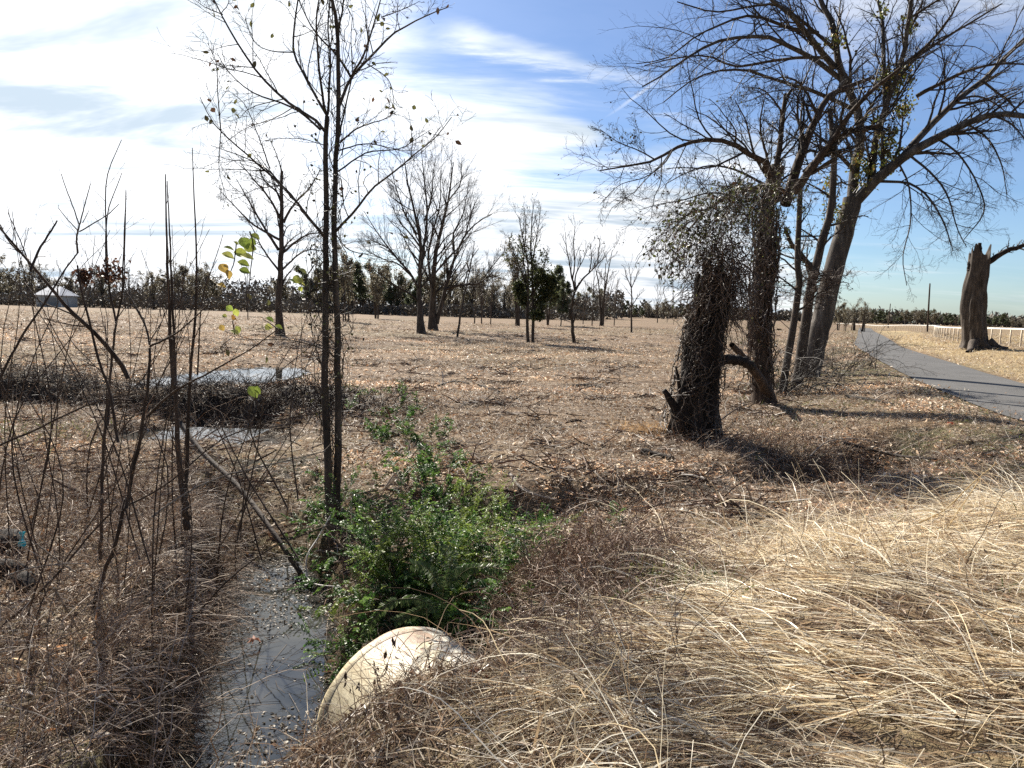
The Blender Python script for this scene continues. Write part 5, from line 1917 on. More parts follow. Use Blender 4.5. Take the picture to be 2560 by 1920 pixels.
# ------------------------------------------------------------------ green shrub over the ditch
def shrub():
    GR = [(.06, .14, .03), (.10, .20, .04), (.18, .30, .065), (.035, .08, .022)]
    YG = [(.22, .30, .05), (.16, .24, .04), (.30, .36, .09)]

    def fronds(name, label, spots, nst, L0, L1, cols, cat='shrub', lsize=(.016, .029), group=None):
        e = None
        sm_, lf = MB(), MB()
        base = None
        for (px, py, yy, up, spread, k, cc) in spots:
            root = ground(px, py)
            if base is None:
                base = root
            N = int(k * 1.5)
            st = root + rng.normal(size=(N, 3)) * np.array([spread, spread, 0])
            st[:, 2] = HR(st[:, 0], st[:, 1])
            st[:, 2] = np.maximum(st[:, 2], -.6)
            d = rng.normal(size=(N, 3)) * .75 + np.array([0, -.05, up])
            Q = arcs(st, d, rng.uniform(L0, L1, N), 12, .075, .07)
            R = np.linspace(.0045, .0016, 12)[None] * np.ones((N, 1))
            sm_.tubes(Q, R, S=4, col=cmix(N, [(.13, .10, .06), (.10, .11, .04)]))
            fr, frr = grow(Q, R, 11, .38, .8, up=.05, curl=.07, K=8, rf=.6, t0=.25, minr=.001, sag=.12)
            sm_.tubes(fr, frr, S=3, col=cmix(len(fr), [(.12, .14, .05), (.16, .12, .06)]))
            # paired leaflets along each frond
            M_ = len(fr)
            npair = 11
            t = np.linspace(.12, .99, npair)[None] * np.ones((M_, 1)) * 7
            i = np.clip(t.astype(int), 0, 6)
            w = (t - i)[..., None]
            ar = np.arange(M_)[:, None]
            p = fr[ar, i] * (1 - w) + fr[ar, i + 1] * w
            tg = fr[ar, i + 1] - fr[ar, i]
            tg /= np.linalg.norm(tg, axis=-1, keepdims=True)
            sd = np.cross(tg, np.array([0, 0, 1.]) + rng.normal(size=(M_, 1, 3)) * .35)
            sd /= np.linalg.norm(sd, axis=-1, keepdims=True)
            lc = np.repeat(cmix(M_, cc), npair, axis=0)
            for s in (-1, 1):
                D = (sd * s + tg * .45 + np.array([0, 0, -.25])).reshape(-1, 3) + rng.normal(size=(M_ * npair, 3)) * .15
                l = rng.uniform(*lsize, M_ * npair)
                lf.leaves(p.reshape(-1, 3), D, l, l * .27, lc * rng.uniform(.8, 1.2, (len(lc), 1)), fold=.3, up=np.array([0, 0, 1.]))
        e = empty(name, base, label, cat, group)
        sm_.build('stem', M['vine'], e)
        lf.build('foliage', M['gloss_leaf'], e)

    fronds('green_shrub', 'dense dark green shrub with small paired leaflets, overhanging the pipe and water', [
        (430, 620, 0, .9, .22, 34, GR), (395, 610, 0, .8, .2, 24, GR), (480, 615, 0, .8, .22, 28, GR), (385, 565, 0, .5, .18, 14, GR), (455, 575, 0, .8, .22, 22, GR),
        (425, 590, 0, 1.2, .18, 24, YG), (440, 560, 0, 1.0, .18, 14, YG), (490, 580, 0, .7, .12, 7, GR + YG)], 0, .3, .85, GR)
    fronds('green_shrub', 'upright yellow-green shoot rising behind the dark shrub, beside the field litter', [
        (466, 520, 0, 1.6, .07, 9, YG)], 0, .3, .62, YG)
    fronds('trailing_shrub', 'low grey-green shrub trailing away into the field behind the dark shrub', [
        (415, 440, 0, .5, .3, 20, GR), (425, 470, 0, .5, .3, 18, GR), (395, 415, 0, .5, .35, 16, GR), (440, 500, 0, .5, .25, 18, GR), (375, 395, 0, .4, .4, 12, GR)], 0, .25, .6, GR, lsize=(.02, .036))
    fronds('green_shrub', 'low glossy evergreen sprig over the dark ditch, right of the dark shrub', [
        (565, 556, 0, .4, .12, 3, GR), (600, 540, 0, .4, .15, 2, GR)], 0, .15, .4, GR)
    fronds('green_shrub', 'small leafy evergreen clump at the foot of the twin-trunked sapling', [
        (345, 520, 0, .7, .1, 12, GR), (335, 545, 0, .3, .12, 10, GR)], 0, .2, .5, GR)

    # long arching fern-like sprays in front (distinct, over the pipe)
    rows = [([(590, 1060), (520, 1090), (430, 1190), (390, 1270)], 5), ([(590, 1060), (700, 1060), (800, 1110)], 5), ([(870, 1000), (905, 880), (890, 790), (830, 745)], 5), ([(900, 960), (1000, 880), (1100, 870), (1190, 880), (1200, 940)], 5),
            ([(820, 1250), (850, 1000), (900, 830)], 5), ([(780, 1100), (700, 1130), (560, 1190)], 5), ([(830, 1000), (760, 880), (660, 850)], 5)]
    sm_, lf = MB(), MB()
    b = ground(445, 618)
    for pts, c in rows:
        Yd = 4.15
        P, R = trace(5, pts, Yd, Yd - .1, 14, .45, .25, 0)
        sm_.tubes(P[None], R[None], S=4, col=np.array([[.2, .2, .09]]))
        T = np.gradient(P, axis=0)
        T /= np.linalg.norm(T, axis=1, keepdims=True)
        n = 30
        t = np.linspace(.05, .98, n) * 13
        i = np.clip(t.astype(int), 0, 12)
        w = (t - i)[:, None]
        p = P[i] * (1 - w) + P[i + 1] * w
        tg = T[i]
        for s in (-1, 1):
            sd = np.cross(tg, np.array([.2, -.6, .7])) * s
            D = sd + tg * .35 + np.array([0, 0, -.35])
            lf.leaves(p, D, rng.uniform(.035, .055, n), rng.uniform(.006, .009, n), cmix(n, [(.10, .16, .05), (.17, .22, .09)]), fold=.3, up=np.array([0, 0, 1.]))
    e = empty('fern_sprays', b, 'long arching ferny sprays with narrow leaflets just above the pipe', 'shrub')
    sm_.build('stem', M['vine'], e)
    lf.build('foliage', M['gloss_leaf'], e)


shrub()


# ------------------------------------------------------------------ foreground saplings and stems on the left
def saplings():
    def stem_thing(name, label, cat, main, side=(), Y=4.5, spec=(7, 3), mat='bark_brown', minr=.0013, group=None, leafs=None, twl=.5, up=.12, lmax=.6):
        """main/side: (crop, pts, rpx0, rpx1, dY)"""
        L = [trace(c, p, Y, Y + dy, 16, r0 * .7, r1 * .62, .22) for c, p, r0, r1, dy in [main] + list(side)]
        base = L[0][0][0]
        e = empty(name, base, label, cat, group)
        mb = MB()
        for P, R in L[:1]:
            mb.tubes(P[None], R[None], S=7, cap=True)
        mb.build('stem', M[mat], e, True)
        if len(L) > 1:
            mb = MB()
            for P, R in L[1:]:
                mb.tubes(P[None], R[None], S=6, cap=True)
            mb.build('side_branch', M[mat], e, True)
        if spec[0]:
            mb = MB()
            P, R = stack(L)
            c, cr = grow(P, R, spec[0], .2 * twl * 2, .8, up=up, curl=.1, K=7, rf=.45, t0=.15, minr=minr, lmax=lmax)
            mb.tubes(c, cr, S=3, col=cmix(len(c), [(.13, .09, .065), (.20, .15, .115), (.09, .06, .045)]))
            if spec[1]:
                c, cr = grow(c, cr, spec[1], .45, .8, up=up, curl=.15, K=5, rf=.7, minr=minr * .8)
                mb.tubes(c, cr, S=3, col=cmix(len(c), [(.13, .09, .065), (.22, .17, .13), (.09, .06, .045)]))
            mb.build('crown', M['twig'], e)
        return e, L

    stem_thing('sapling', 'dark forked sapling with a Y at mid height, left of the leaf cluster', 'sapling',
               (3, [(440, 1290), (490, 1000), (540, 740), (600, 560), (690, 300), (745, 60)], 3.6, 2.9, 0.1),
               [(2, [(745, 1590), (790, 1350), (835, 1150), (855, 1000), (880, 820), (886, 640)], 2.9, 2., .1),
                (2, [(886, 620), (860, 500), (790, 370), (700, 240)], 1.5, .8, .3), (2, [(890, 630), (1030, 560), (1130, 480), (1250, 365)], 1.6, .7, -.4),
                (2, [(870, 1050), (1030, 900), (1250, 780), (1480, 650), (1645, 530)], 2.0, .8, -.5), (2, [(850, 1020), (700, 1090), (640, 1170)], 1., .5, .2), (2, [(886, 600), (960, 480), (975, 410)], 1., .5, .2)], Y=4.4, spec=(6, 3))
    stem_thing('sapling', 'straight dark sapling stem with a curved top, left of the forked sapling', 'sapling',
               (3, [(595, 420), (600, 250), (605, 60)], 2.6, 2.3, 0),
               [(2, [(605, 1500), (610, 1300), (640, 950), (668, 650), (690, 480)], 2.3, 1.6, .1), (2, [(690, 500), (660, 360), (640, 200), (630, 0), (625, -250), (640, -400), (720, -594)], 1.5, .5, .3),
                (1, [(630, 1659), (626, 1400), (645, 1230), (690, 1110), (722, 1025)], 1.2, .5, .3), (2, [(690, 480), (720, 330), (735, 0), (745, -290)], 1.4, .6, -.2)], Y=5.0, spec=(5, 3))
    stem_thing('sapling', 'thick brown sapling with two close straight stems, right of the forked sapling', 'sapling',
               (3, [(1110, 240), (1100, 120), (1085, 0)], 5.6, 5., 0),
               [(2, [(1095, 1560), (1065, 1300), (1048, 1050), (1040, 900), (1015, 700), (1005, 400), (992, 150), (985, -120), (980, -390)], 4.2, .8, .1),
                (2, [(1100, 1480), (1112, 1200), (1115, 1000), (1125, 840), (1145, 600), (1160, 400), (1163, 100), (1150, -270), (1140, -546)], 3.0, .6, -.2),
                (2, [(1040, 860), (1030, 600), (1022, 400), (1010, 100), (990, -350)], 2.2, .7, .2), (2, [(1040, 400), (1075, 350), (1075, 300)], 1.4, .8, -.2)], Y=5.6, spec=(5, 2), lmax=.4)
    stem_thing('sapling', 'leaning grey stem crossing from upper left down to the ditch', 'sapling',
               (2, [(760, 820), (720, 750), (655, 660), (540, 530), (450, 450), (330, 320), (200, 160), (60, 0), (-90, -180)], 3.6, 1.2, -.3),
               [(2, [(650, 650), (440, 450), (250, 370), (190, 310), (145, 250)], 1.6, .8, .3), (1, [(180, 1590), (130, 1450), (48, 1262)], 1.1, .5, .2), (1, [(170, 1540), (60, 1440), (0, 1330), (-40, 1290)], 1.4, .9, .2)], Y=4.8, spec=(7, 3))
    stem_thing('cane', 'straight reddish cane slanting up to the right, far left', 'cane',
               (2, [(-20, 860), (70, 680), (150, 540), (280, 350), (370, 200), (465, 70)], 1.9, 1.1, .2), [(1, [(180, 1600), (230, 1480), (290, 1390), (338, 1308)], 2.0, 1.2, .2)], Y=3.7, spec=(4, 2))
    stem_thing('sapling', 'thin sapling with a four-pronged top against the sky, left edge group', 'sapling',
               (2, [(700, 1200), (650, 900), (600, 760), (540, 520), (482, 300), (457, 150)], 2.2, 1.4, .1),
               [(1, [(460, 1500), (455, 1410), (470, 1335)], 1.4, 1.2, 0), (1, [(470, 1335), (420, 1190), (385, 1100), (363, 1030)], 1., .6, .1), (1, [(472, 1330), (500, 1220), (520, 1150), (536, 1088)], 1., .6, -.1), (1, [(465, 1370), (400, 1300), (345, 1232)], .8, .5, -.2), (1, [(470, 1372), (560, 1320), (640, 1270), (703, 1210)], 1., .6, .2), (1, [(490, 1320), (528, 1245)], .7, .4, .1)], Y=4.6, spec=(2, 2), lmax=.3)
    stem_thing('sapling', 'upright thin stem left of the leaf cluster, leaning right at its tip', 'sapling',
               (2, [(1170, 800), (1180, 600), (1190, 420), (1210, 300), (1260, 160), (1300, 40), (1320, -30)], 1.2, .5, -.2), [(2, [(1190, 420), (1220, 250), (1290, 110)], .8, .4, .2), (2, [(960, 800), (1060, 640), (1130, 480)], .8, .4, .1)], Y=5., spec=(3, 2))
    stem_thing('sapling', 'slim brown stem between the forked sapling and the straight one', 'sapling',
               (2, [(640, 1100), (655, 800), (672, 620), (700, 430), (735, 250), (740, 40), (745, -300)], 1.4, .5, .2), [(2, [(690, 470), (780, 380), (900, 560), (960, 350)], .7, .4, .1)], Y=5.3, spec=(4, 3))
    # many thin, bare, straight canes rising from the left bank
    rows = [((60, 640), (20, 480), (-10, 330)), ((30, 700), (60, 560), (40, 400), (30, 250)), ((95, 690), (110, 520), (130, 380), (128, 300)), ((150, 650), (160, 500), (175, 350), (172, 225)),
            ((20, 600), (50, 440), (75, 320), (110, 230)), ((215, 620), (225, 500), (262, 400), (300, 330)), ((120, 640), (130, 470), (105, 330), (85, 250)), ((75, 560), (110, 450), (160, 380), (205, 280)),
            ((180, 600), (172, 480), (178, 330), (188, 250)), ((240, 540), (250, 450), (278, 390), (330, 350)), ((10, 560), (5, 420), (20, 300), (12, 210)), ((140, 560), (100, 430), (50, 330), (0, 260)),
            ((262, 560), (235, 470), (200, 400), (160, 370)), ((298, 500), (290, 420), (300, 340), (312, 300))]
    rows = rows + [tuple((x + rng.normal() * 22, y + rng.normal() * 12) for x, y in q) for q in rows + rows[:8]]
    for i, r in enumerate(rows):
        Yd = rng.uniform(4., 6.5)
        stem_thing('thin_sapling', 'one of many thin bare stems standing in the left bank thicket', 'sapling', (0, list(r), rng.uniform(.9, 1.5), .4, rng.uniform(-.4, .4)), (), Y=Yd, spec=(6, 3), group='thin bare stems in the left thicket', lmax=.5)
    # low sprawling pale canes
    rows = [('long pale bare stick arching over the lower left brush', 3, [(0, 1000), (200, 960), (500, 830), (800, 730), (1050, 640), (1220, 560)], 3.9, 1.0, .5),
            ('very long thin cane running from the bottom edge up to the shrub', 3, [(530, 1640), (760, 1300), (980, 960), (1180, 730), (1380, 520), (1620, 350), (1950, 220)], 4.3, 1.3, .6),
            ('crooked pale stick over the dark brush, lower left corner', 3, [(110, 1460), (270, 1230), (450, 1070), (620, 880), (800, 700), (1000, 560)], 3.7, 1.1, .6),
            ('slender cane rising out of the bottom left corner', 3, [(0, 830), (130, 720), (330, 520), (540, 270), (700, 100)], 3.9, 1.4, .8),
            ('bleached curved twig, shortest in the left brush', 3, [(320, 590), (370, 680), (430, 780), (465, 850)], 3.6, 1.2, .9),
            ('bleached twig above the short curved one', 3, [(215, 330), (290, 390), (370, 450), (450, 500)], 3.8, 1.0, .8),
            ('pale long twig lying level in the left brush', 3, [(50, 515), (200, 470), (400, 450), (520, 450)], 3.7, .9, .5),
            ('thin dark cane reaching over the water from the bottom left', 3, [(600, 1600), (800, 1450), (1000, 1370), (1180, 1310), (1380, 1240)], 3.6, 1.1, .4),
            ('long dark cane slanting across the left litter', 2, [(0, 1215), (200, 1130), (400, 1030), (620, 945), (850, 900)], 4.6, 1.1, .6),
            ('long dark twig crossing the litter toward the twin-trunked sapling', 2, [(760, 1570), (1000, 1440), (1300, 1190), (1600, 1080), (1900, 1020)], 5.0, 1.0, .5),
            ('pale twig lying across the litter below the twin-trunked sapling', 2, [(900, 1640), (1100, 1500), (1350, 1390), (1650, 1320), (1930, 1250)], 5.0, 1.1, .5),
            ('lowest bleached stick at the bottom edge, left of the water', 3, [(420, 1659), (620, 1570), (850, 1450), (1050, 1380)], 3.3, 1.1, .5),
            ('thin grey twig in the lower left brush, forked at its tip', 3, [(0, 1210), (110, 1020), (170, 900), (230, 720), (320, 520)], 3.6, 1.2, .5)]
    for lab, c, pts, Yd, r0, r1 in rows:
        P, R = trace(c, pts, Yd, Yd + .3, 18, r0, r1, .25)
        mb = MB()
        mb.tubes(P[None], R[None], S=5, cap=True)
        e = empty('bare_cane', P[0], lab, 'twig')
        mb.build('stem', M['dead_wood'] if ('pale' in lab or 'bleached' in lab) else M['bark_brown'], e, True)
        mb = MB()
        c_, cr = grow(P[None], R[None], 6, .22, .7, up=0, curl=.15, K=5, rf=.6, minr=.001, lmax=.3)
        mb.tubes(c_, cr, S=3, col=cmix(len(c_), [(.3, .24, .19), (.18, .13, .10)]))
        mb.build('crown', M['twig'], e)
    # leaning log into the water
    p = [ground(190, 432), ground(250, 490)]
    a = at(182, 425, 9.2)
    q = at(307, 577, 6.6)
    q[2] = -.64
    P = smooth_path([at(178, 420, 9.0), at(202, 452, 8.5), at(238, 486, 7.8), at(270, 528, 7.1), q], 20)
    mb = MB()
    mb.tubes(P[None], np.linspace(.034, .024, 20)[None], S=9, cap=True)
    e = empty('leaning_log', P[-1], 'thin dead trunk leaning down into the ditch water', 'log')
    mb.build('log_stem', M['bark'], e, True)
    c_, cr = grow(P[None], np.full((1, 20), .03), 6, .15, .8, up=.1, curl=.15, K=5, rf=.4, minr=.002)
    mb = MB()
    mb.tubes(c_, cr, S=4, col=cmix(len(c_), TW))
    mb.build('crown', M['twig'], e)
    # whitish loop of vine
    P = smooth_path([at(*q, y) for q, y in zip(cv(3, [(1960, 160), (1880, 300), (1820, 400), (1820, 520), (1870, 570), (2010, 590), (2080, 640)]), (6.2, 6., 5.8, 5.7, 5.5, 5.3, 5.2))], 24)
    mb = MB()
    mb.tubes(P[None], np.full((1, 24), .006), S=5)
    o = mb.build('vine_loop', mat_plain('pale_vine', (.5, .47, .42), .5, .2, 20), None, True)
    tag(o, 'pale looping vine hanging beside the shrub at the water edge', 'vine')

    # branch with yellow-green leaves
    def big_leaf(mb, p, d, L, col, up):
        d = d / np.linalg.norm(d)
        u = np.cross(d, up)
        u /= np.linalg.norm(u)
        n = np.cross(u, d)
        prof = [(0, 0), (.12, .2), (.3, .38), (.5, .42), (.7, .33), (.88, .15), (1, 0)]
        V = []
        for t, w in prof:
            c = p + d * L * t + n * L * (-.18 * t * t)
            V += [c - u * L * w + n * L * w * .3, c, c + u * L * w + n * L * w * .3]
        f = []
        for k in range(6):
            a = k * 3
            f += [[a, a + 1, a + 4, a + 3], [a + 1, a + 2, a + 5, a + 4]]
        mb.add(np.array(V), np.array(f), np.array(col))
    YG = [(.42, .46, .10), (.34, .40, .08), (.50, .50, .14), (.28, .36, .07)]
    OR = [(.42, .22, .05), (.30, .12, .04), (.55, .38, .10)]

    def leafy(label, stempts, Yd, spots, crop, cat='vine'):
        P, R = trace(crop, stempts, Yd, Yd, 18, .7, .35, .2)
        e = empty('leafy_vine', P[0], label, cat)
        mb = MB()
        mb.tubes(P[None], R[None], S=5)
        mb.build('stem', M['bark_brown'], e, True)
        for (x, y, s, kind, ax) in spots:
            px, py = cv(crop, [(x, y)])[0]
            lb = MB()
            p = at(px, py, Yd + rng.uniform(-.08, .08))
            s = s * .66
            d = np.array([math.cos(ax), rng.uniform(-.4, .3), -math.sin(ax)])
            big_leaf(lb, p - d * s * .5, d, s, cmix(1, YG if kind == 'y' else OR)[0], np.array([rng.normal() * .5, -.55, .8 + rng.normal() * .4]))
            lb.build('leaf', M['leaf'], e)
    leafy('yellow-green leaf cluster hanging on a thin stem against the sky, left of the twin-trunked sapling', [(1480, 1370), (1500, 1450), (1490, 1560), (1480, 1659), (1470, 1800)], 4.2,
          [(1510, 1400, .10, 'y', .3), (1450, 1440, .13, 'y', .9), (1480, 1465, .12, 'y', .2), (1430, 1500, .13, 'y', .1), (1465, 1520, .12, 'y', .1), (1440, 1560, .12, 'y', .15), (1450, 1605, .10, 'y', .2), (1355, 1470, .10, 'y', .1), (1350, 1512, .12, 'y', .25), (1500, 1430, .08, 'y', 1.2)], 1)
    leafy('stem with orange-tinged leaves below the yellow-green leaf cluster', [(1400, 1440), (1385, 1560), (1350, 1640), (1310, 1700)], 4.2,
          [(1325, 1590, .11, 'o', .8), (1355, 1625, .09, 'o', 1.2), (1310, 1690, .09, 'o', .2), (1400, 1440, .05, 'y', .5)], 1)
    leafy('small branch of yellow leaves low beside the snapped tree', [(1390, 560), (1380, 480), (1390, 420), (1440, 380)], 4.6,
          [(1400, 430, .08, 'y', 1.3), (1385, 460, .07, 'o', .8), (1360, 405, .08, 'y', .5), (1330, 450, .06, 'y', .2), (1315, 520, .07, 'o', 1.), (1390, 545, .10, 'y', .3), (1410, 530, .08, 'y', 1.)], 2)
    leafy('bright lime leaves beside the left trunk of the twin-trunked sapling', [(1860, 150), (1820, 210), (1790, 260), (1760, 330)], 5.5,
          [(1790, 180, .12, 'y', .4), (1760, 235, .13, 'y', .6), (1790, 245, .10, 'y', 1.2), (1780, 290, .07, 'y', .9), (1730, 240, .08, 'y', .2)], 2)
    leafy('single broad green leaf above the dark bank', [(1540, 1020), (1520, 960), (1510, 900)], 4.8, [(1500, 900, .15, 'y', .8), (1530, 890, .1, 'y', 1.4)], 2)
    leafy('few yellow leaves at the end of the long forked-sapling branch', [(1650, 530), (1610, 500), (1560, 470)], 4.3, [(1650, 515, .08, 'y', .2), (1600, 470, .08, 'y', .4), (1590, 515, .08, 'y', .1)], 2)

    # dead dark-brown leaf bunches on left saplings
    for cx, cy, w, lab in ((500, 215, 60, 'shrivelled dark brown leaf bunch on a left stem, smaller of two'), (660, 190, 95, 'large shrivelled brown leaf bunch on a left stem against the woods')):
        mb = MB()
        n = 110
        Yd = 5.
        c = at(*cv(2, [(cx, cy)])[0], Yd)
        s = w * .16878 * Yd / F * .62
        p = c + rng.normal(size=(n, 3)) * np.array([s * .55, s * .5, s * .6])
        mb.leaves(p, rng.normal(size=(n, 3)), rng.uniform(.02, .045, n), rng.uniform(.008, .018, n), cmix(n, [(.10, .05, .035), (.06, .032, .024), (.16, .09, .06)]), fold=.9)
        Q = arcs(c + rng.normal(size=(14, 3)) * .03 - np.array([0, 0, s]), rng.normal(size=(14, 3)) * .5 + np.array([0, 0, 1]), np.full(14, s * 2.2), 6, 0, .2)
        mb.tubes(Q, np.full((14, 6), .002), S=3, col=cmix(14, TW))
        o = mb.build('dead_leaf_bunch', M['leaf'])
        tag(o, lab, 'leaves')


saplings()


# ------------------------------------------------------------------ small single things
def small_things():
    # fallen lobed leaves
    def lobed(px, py, s, col, label, z=None, tilt=.3):
        g = ground(px, py)
        if z is not None:
            g[2] = z
        nl = 5
        V = [[0, 0, .25 * s]]
        for k in range(nl * 2 + 1):
            a = -2.2 + 4.4 * k / (nl * 2)
            r = (1.0 if k % 2 == 0 else .48) * s * (1 - .25 * abs(a) / 2.2)
            V.append([math.sin(a) * r, math.cos(a) * r, .12 * s * math.cos(k * 2.1) + (.25 * s if k % 2 else 0)])
        V.append([0, -.9 * s, 0])
        V = np.array(V)
        rz = rng.uniform(0, 6.28)
        R = Matrix.Rotation(rz, 3, 'Z') @ Matrix.Rotation(tilt, 3, 'X')
        V = V @ np.array(R).T
        n = len(V)
        f = np.array([[0, k, k + 1] for k in range(1, n - 2)])
        o = mk('fallen_leaf', V, f, M['leaf'], None, False, np.array(col))
        o.location = (g + np.array([0, 0, .03])).tolist()
        tag(o, label, 'leaf', 'large reddish fallen leaves')
    RD = (.34, .10, .045)
    lobed(211, 643, .075, (.40, .13, .05), 'orange-brown lobed leaf at the left edge of the ditch water', -.56, .9)
    lobed(268, 616, .05, (.42, .22, .06), 'tawny curled leaf floating in the upper part of the ditch water', -.59)
    lobed(255, 693, .07, (.5, .26, .18), 'pinkish leaf floating low in the ditch water', -.60)
    lobed(509, 602, .06, RD, 'rust-red lobed leaf standing on the vine mound right of the shrub', .28, 1.1)
    lobed(417, 610, .045, RD, 'orange-red leaf caught in the sprays above the pipe', .18, .5)
    lobed(478, 683, .06, (.24, .06, .04), 'dark red leaf in the grass right of the pipe')
    lobed(950, 426, .10, (.45, .12, .05), 'orange-red leaf on the verge near the lane')
    lobed(657, 611, .07, (.2, .07, .04), 'dark brown leaf in the grass above the green weeds')
    lobed(714, 500, .07, RD, 'reddish leaf in the litter left of the dark hollow')
    lobed(720, 490, .05, (.4, .2, .1), 'small tan-red leaf in the litter left of the dark hollow, higher one')
    # fallen sticks
    def stick(pts, r0, r1, label, crop=5, h=.05, mat='dead_wood', twigs=3):
        P = []
        for q in cv(crop, pts):
            g = ground(*q)
            P.append(g + np.array([0, 0, h]))
        P = smooth_path(P, 14)
        R = np.linspace(r0, r1, 14) * (1 + .15 * rng.normal(size=14))
        mb = MB()
        mb.tubes(P[None], R[None], S=7, cap=True)
        e = empty('fallen_branch', P[0], label, 'branch')
        mb.build('branch_stem', M[mat], e, True)
        mb = MB()
        c, cr = grow(P[None], R[None], twigs, .3, .6, up=.05, curl=.12, K=6, rf=.5, minr=.003)
        mb.tubes(c, cr, S=5, col=cmix(len(c), [(.42, .36, .30), (.3, .25, .2)]))
        mb.build('crown', M['twig'], e)
    stick([(1240, 340), (1310, 430), (1400, 475), (1520, 500)], .022, .012, 'pale crooked branch lying on the litter right of the shrub')
    stick([(1245, 640), (1300, 685), (1400, 720)], .02, .012, 'short grey branch at the lip of the dark roadside hollow')
    stick([(1960, 560), (1990, 640), (1950, 720)], .018, .012, 'thick white stick at the right end of the hollow behind the vine mound')
    stick([(100, 1190), (180, 1205), (270, 1230)], .05, .03, 'dark rotten log lying in front of the broken stump', 7, .05, 'bark_dark', 1)
    stick([(1020, 1285), (1120, 1200), (1280, 1180), (1440, 1210)], .012, .006, 'thin arched dry cane over the dark hollow on the right', 7, .25)
    stick([(1200, 1160), (1320, 1190), (1500, 1230), (1720, 1260)], .03, .015, 'long dark branch over the hollow on the right', 7, .12, 'bark_dark', 4)
    stick([(900, 935), (1010, 945), (1090, 960)], .04, .02, 'grey branch lying just in front of the vine-covered tree', 13, .05, 'bark', 2)
    stick([(580, 1460), (800, 1290), (900, 1250)], .018, .01, 'dry branch leaning in the brush before the broken stump', 13, .15, 'bark_brown', 4)
    stick([(1230, 880), (1330, 890), (1490, 920)], .05, .02, 'dark branch lying on the verge right of the trees', 7, .05, 'bark_dark', 2)
    stick([(1190, 1480), (1230, 1380), (1330, 1330), (1480, 1300)], .008, .004, 'thin pale cane curving over the litter near the grass bank', 5, .08, 'dead_wood', 1)
    stick([(940, 1460), (1000, 1480), (1060, 1500)], .03, .02, 'low dark branch in the middle of the field litter', 4, .04, 'bark_dark', 2)
    stick([(700, 1465), (800, 1440), (880, 1450)], .04, .02, 'dark broken branch in the field left of the middle', 4, .04, 'bark_dark', 2)
    stick([(1500, 1465), (1570, 1460), (1660, 1475)], .04, .02, 'dark broken branch in the field right of the middle', 4, .04, 'bark_dark', 2)
    # tall single grass stalks in the near bank
    def stalk(crop, pts, Yd, label, r=.9):
        P, R = trace(crop, pts, Yd, Yd, 16, r, r * .5, .15)
        mb = MB()
        mb.tubes(P[None], R[None], S=5, col=np.array([[.62, .50, .30]]))
        d = P[-1] - P[-3]
        lb = rng.normal(size=(26, 3)) * .3 + d / np.linalg.norm(d)
        idx = rng.integers(11, 16, 26)
        mb.leaves(P[idx], lb, .022, .003, cmix(26, [(.6, .48, .3), (.42, .3, .18)]))
        o = mb.build('grass_stalk', M['grass'])
        tag(o, label, 'grass stalk')
    stalk(8, [(1590, 700), (1430, 640), (1650, 250), (1810, 10)][1:], 5.1, 'long pale stalk leaning up to the right at the edge of the near bank')
    stalk(8, [(1790, 1320), (1830, 1120), (1880, 900), (1925, 740)], 3.4, 'upright tawny stalk on the near bank at far right')
    stalk(8, [(1700, 1659), (1850, 1500), (1960, 1400), (2074, 1290)], 2.9, 'tawny stalk slanting out of the bottom right corner', 1.1)
    stalk(8, [(600, 1659), (700, 1400), (800, 1200), (850, 1050)], 3.0, 'tawny stalk standing in the middle of the near grass', .8)
    stalk(7, [(1500, 1620), (1760, 1500), (1900, 1370), (2050, 1240)], 5.2, 'straw-coloured cane along the top of the near bank')
    stalk(5, [(1560, 1480), (1800, 1370), (1980, 1330), (2133, 1310)], 3.5, 'long bent straw arching right of the vine mound')
    stalk(8, [(460, 920), (520, 830), (540, 800), (700, 880), (900, 1010)], 3.5, 'kinked pale straw on the left part of the near grass')
    # thin weed stems with pods in front of the pipe
    k = 700 / 2.5, 1500 / 2.5, 600 / 2212 / 2.5
    CROP[14] = (k[0], k[1], k[2])
    for pts, lab in (([(740, 1010), (830, 880), (910, 740), (1000, 560), (1095, 290)], 'tallest dark weed stem in front of the pipe'), ([(880, 980), (870, 870), (900, 740), (865, 560)], 'short weed stem with drooping pods in front of the pipe'), ([(780, 900), (700, 780), (620, 700), (590, 690)], 'bent dark weed stem at the left of the pipe'), ([(1200, 920), (1180, 800), (1170, 720)], 'small weed stem low on the right of the pipe')):
        P, R = trace(14, pts, 3.05, 3.2, 16, .55, .35, .15)
        mb = MB()
        mb.tubes(P[None], R[None], S=5, col=np.array([[.10, .075, .055]]))
        c, cr = grow(P[None], R[None], 6, .22, .8, up=.1, curl=.15, K=5, rf=.7, minr=.0009)
        mb.tubes(c, cr, S=3, col=cmix(len(c), [(.12, .09, .07)]))
        p, d = pick(c, 8, .8)
        mb.leaves(p, rng.normal(size=p.shape) * .2 - np.array([0, 0, 1]), .045, .006, cmix(8, [(.09, .06, .045)]), fold=1.)
        o = mb.build('weed_stem', M['vine'])
        tag(o, lab, 'weed')
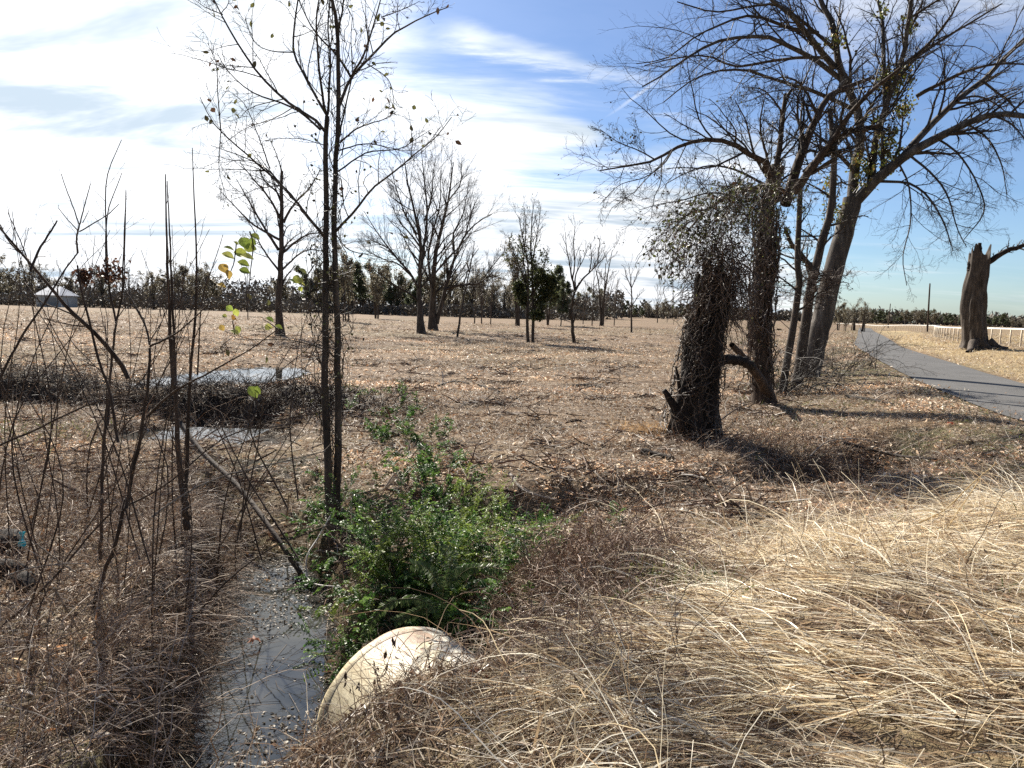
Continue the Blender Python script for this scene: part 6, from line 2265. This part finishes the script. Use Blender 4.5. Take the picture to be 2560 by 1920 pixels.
    # dark dumped debris of no clear kind, and the blue scrap at the left edge
    def lump(px, py, s, label, seed):
        g = ground(px, py)
        S, K = 18, 10
        V = []
        for i in range(K):
            t = i / (K - 1)
            rr = math.sin(PI * min(max(t, .03), .97)) ** .6
            for j in range(S):
                a = j * 2 * PI / S
                n = 1 + .35 * (fbm(np.array(math.cos(a) * 1.7 + seed), np.array(math.sin(a) * 1.7 + t * 3), seed, 3) - .5) * 2
                V.append([(t - .5) * s * 1.9, math.cos(a) * rr * s * .5 * n, math.sin(a) * rr * s * .5 * n])
        V = np.array(V)
        V = V @ np.array(Matrix.Rotation(seed * 1.3, 3, 'Z')).T
        i = (np.arange(K - 1)[:, None] * S + np.arange(S)[None])
        j = (np.arange(K - 1)[:, None] * S + (np.arange(S)[None] + 1) % S)
        o = mk('dark_lump', V, np.stack([i, j, j + S, i + S], -1).reshape(-1, 4), M['bark_dark'], None, True, g3(.5))
        o.location = (g + np.array([0, 0, s * .3])).tolist()
        tag(o, label, 'log')
    lump(10, 548, .2, 'black lump of dumped debris at the left edge beside the turquoise scrap', 2)
    lump(2, 578, .18, 'black lump of dumped debris at the left edge, lower one', 5)
    lump(26, 588, .14, 'dark lump of dumped debris in the brush below the turquoise scrap', 9)
    g = at(19, 540, 5.0)
    V, f = [], []
    for k in range(9):
        t = k / 8
        V += [[.012 * math.sin(t * 5), .0, -t * .11], [.03 + .01 * math.cos(t * 7), .012 * math.sin(t * 9), -t * .11], [.028 + .01 * math.cos(t * 7), .022, -t * .11], [.0, .012, -t * .11]]
    for k in range(8):
        a = k * 4
        for q in range(4):
            f.append([a + q, a + (q + 1) % 4, a + 4 + (q + 1) % 4, a + 4 + q])
    o = mk('plastic_scrap', np.array(V), np.array(f), mat_plain('turquoise_plastic', (.05, .50, .62), .3, .2, 30))
    o.location = (g + np.array([0, 0, .06])).tolist()
    tag(o, 'small crumpled turquoise plastic scrap caught in the left brush', 'plastic scrap')


small_things()

# ------------------------------------------------------------------ render settings
SC.view_settings.view_transform = 'Standard'
SC.view_settings.look = 'None'
SC.view_settings.exposure = 1.12
SC.view_settings.gamma = 1
SC.cycles.max_bounces = 6
SC.cycles.diffuse_bounces = 3
SC.cycles.glossy_bounces = 3
SC.cycles.transmission_bounces = 4
SC.cycles.use_denoising = False
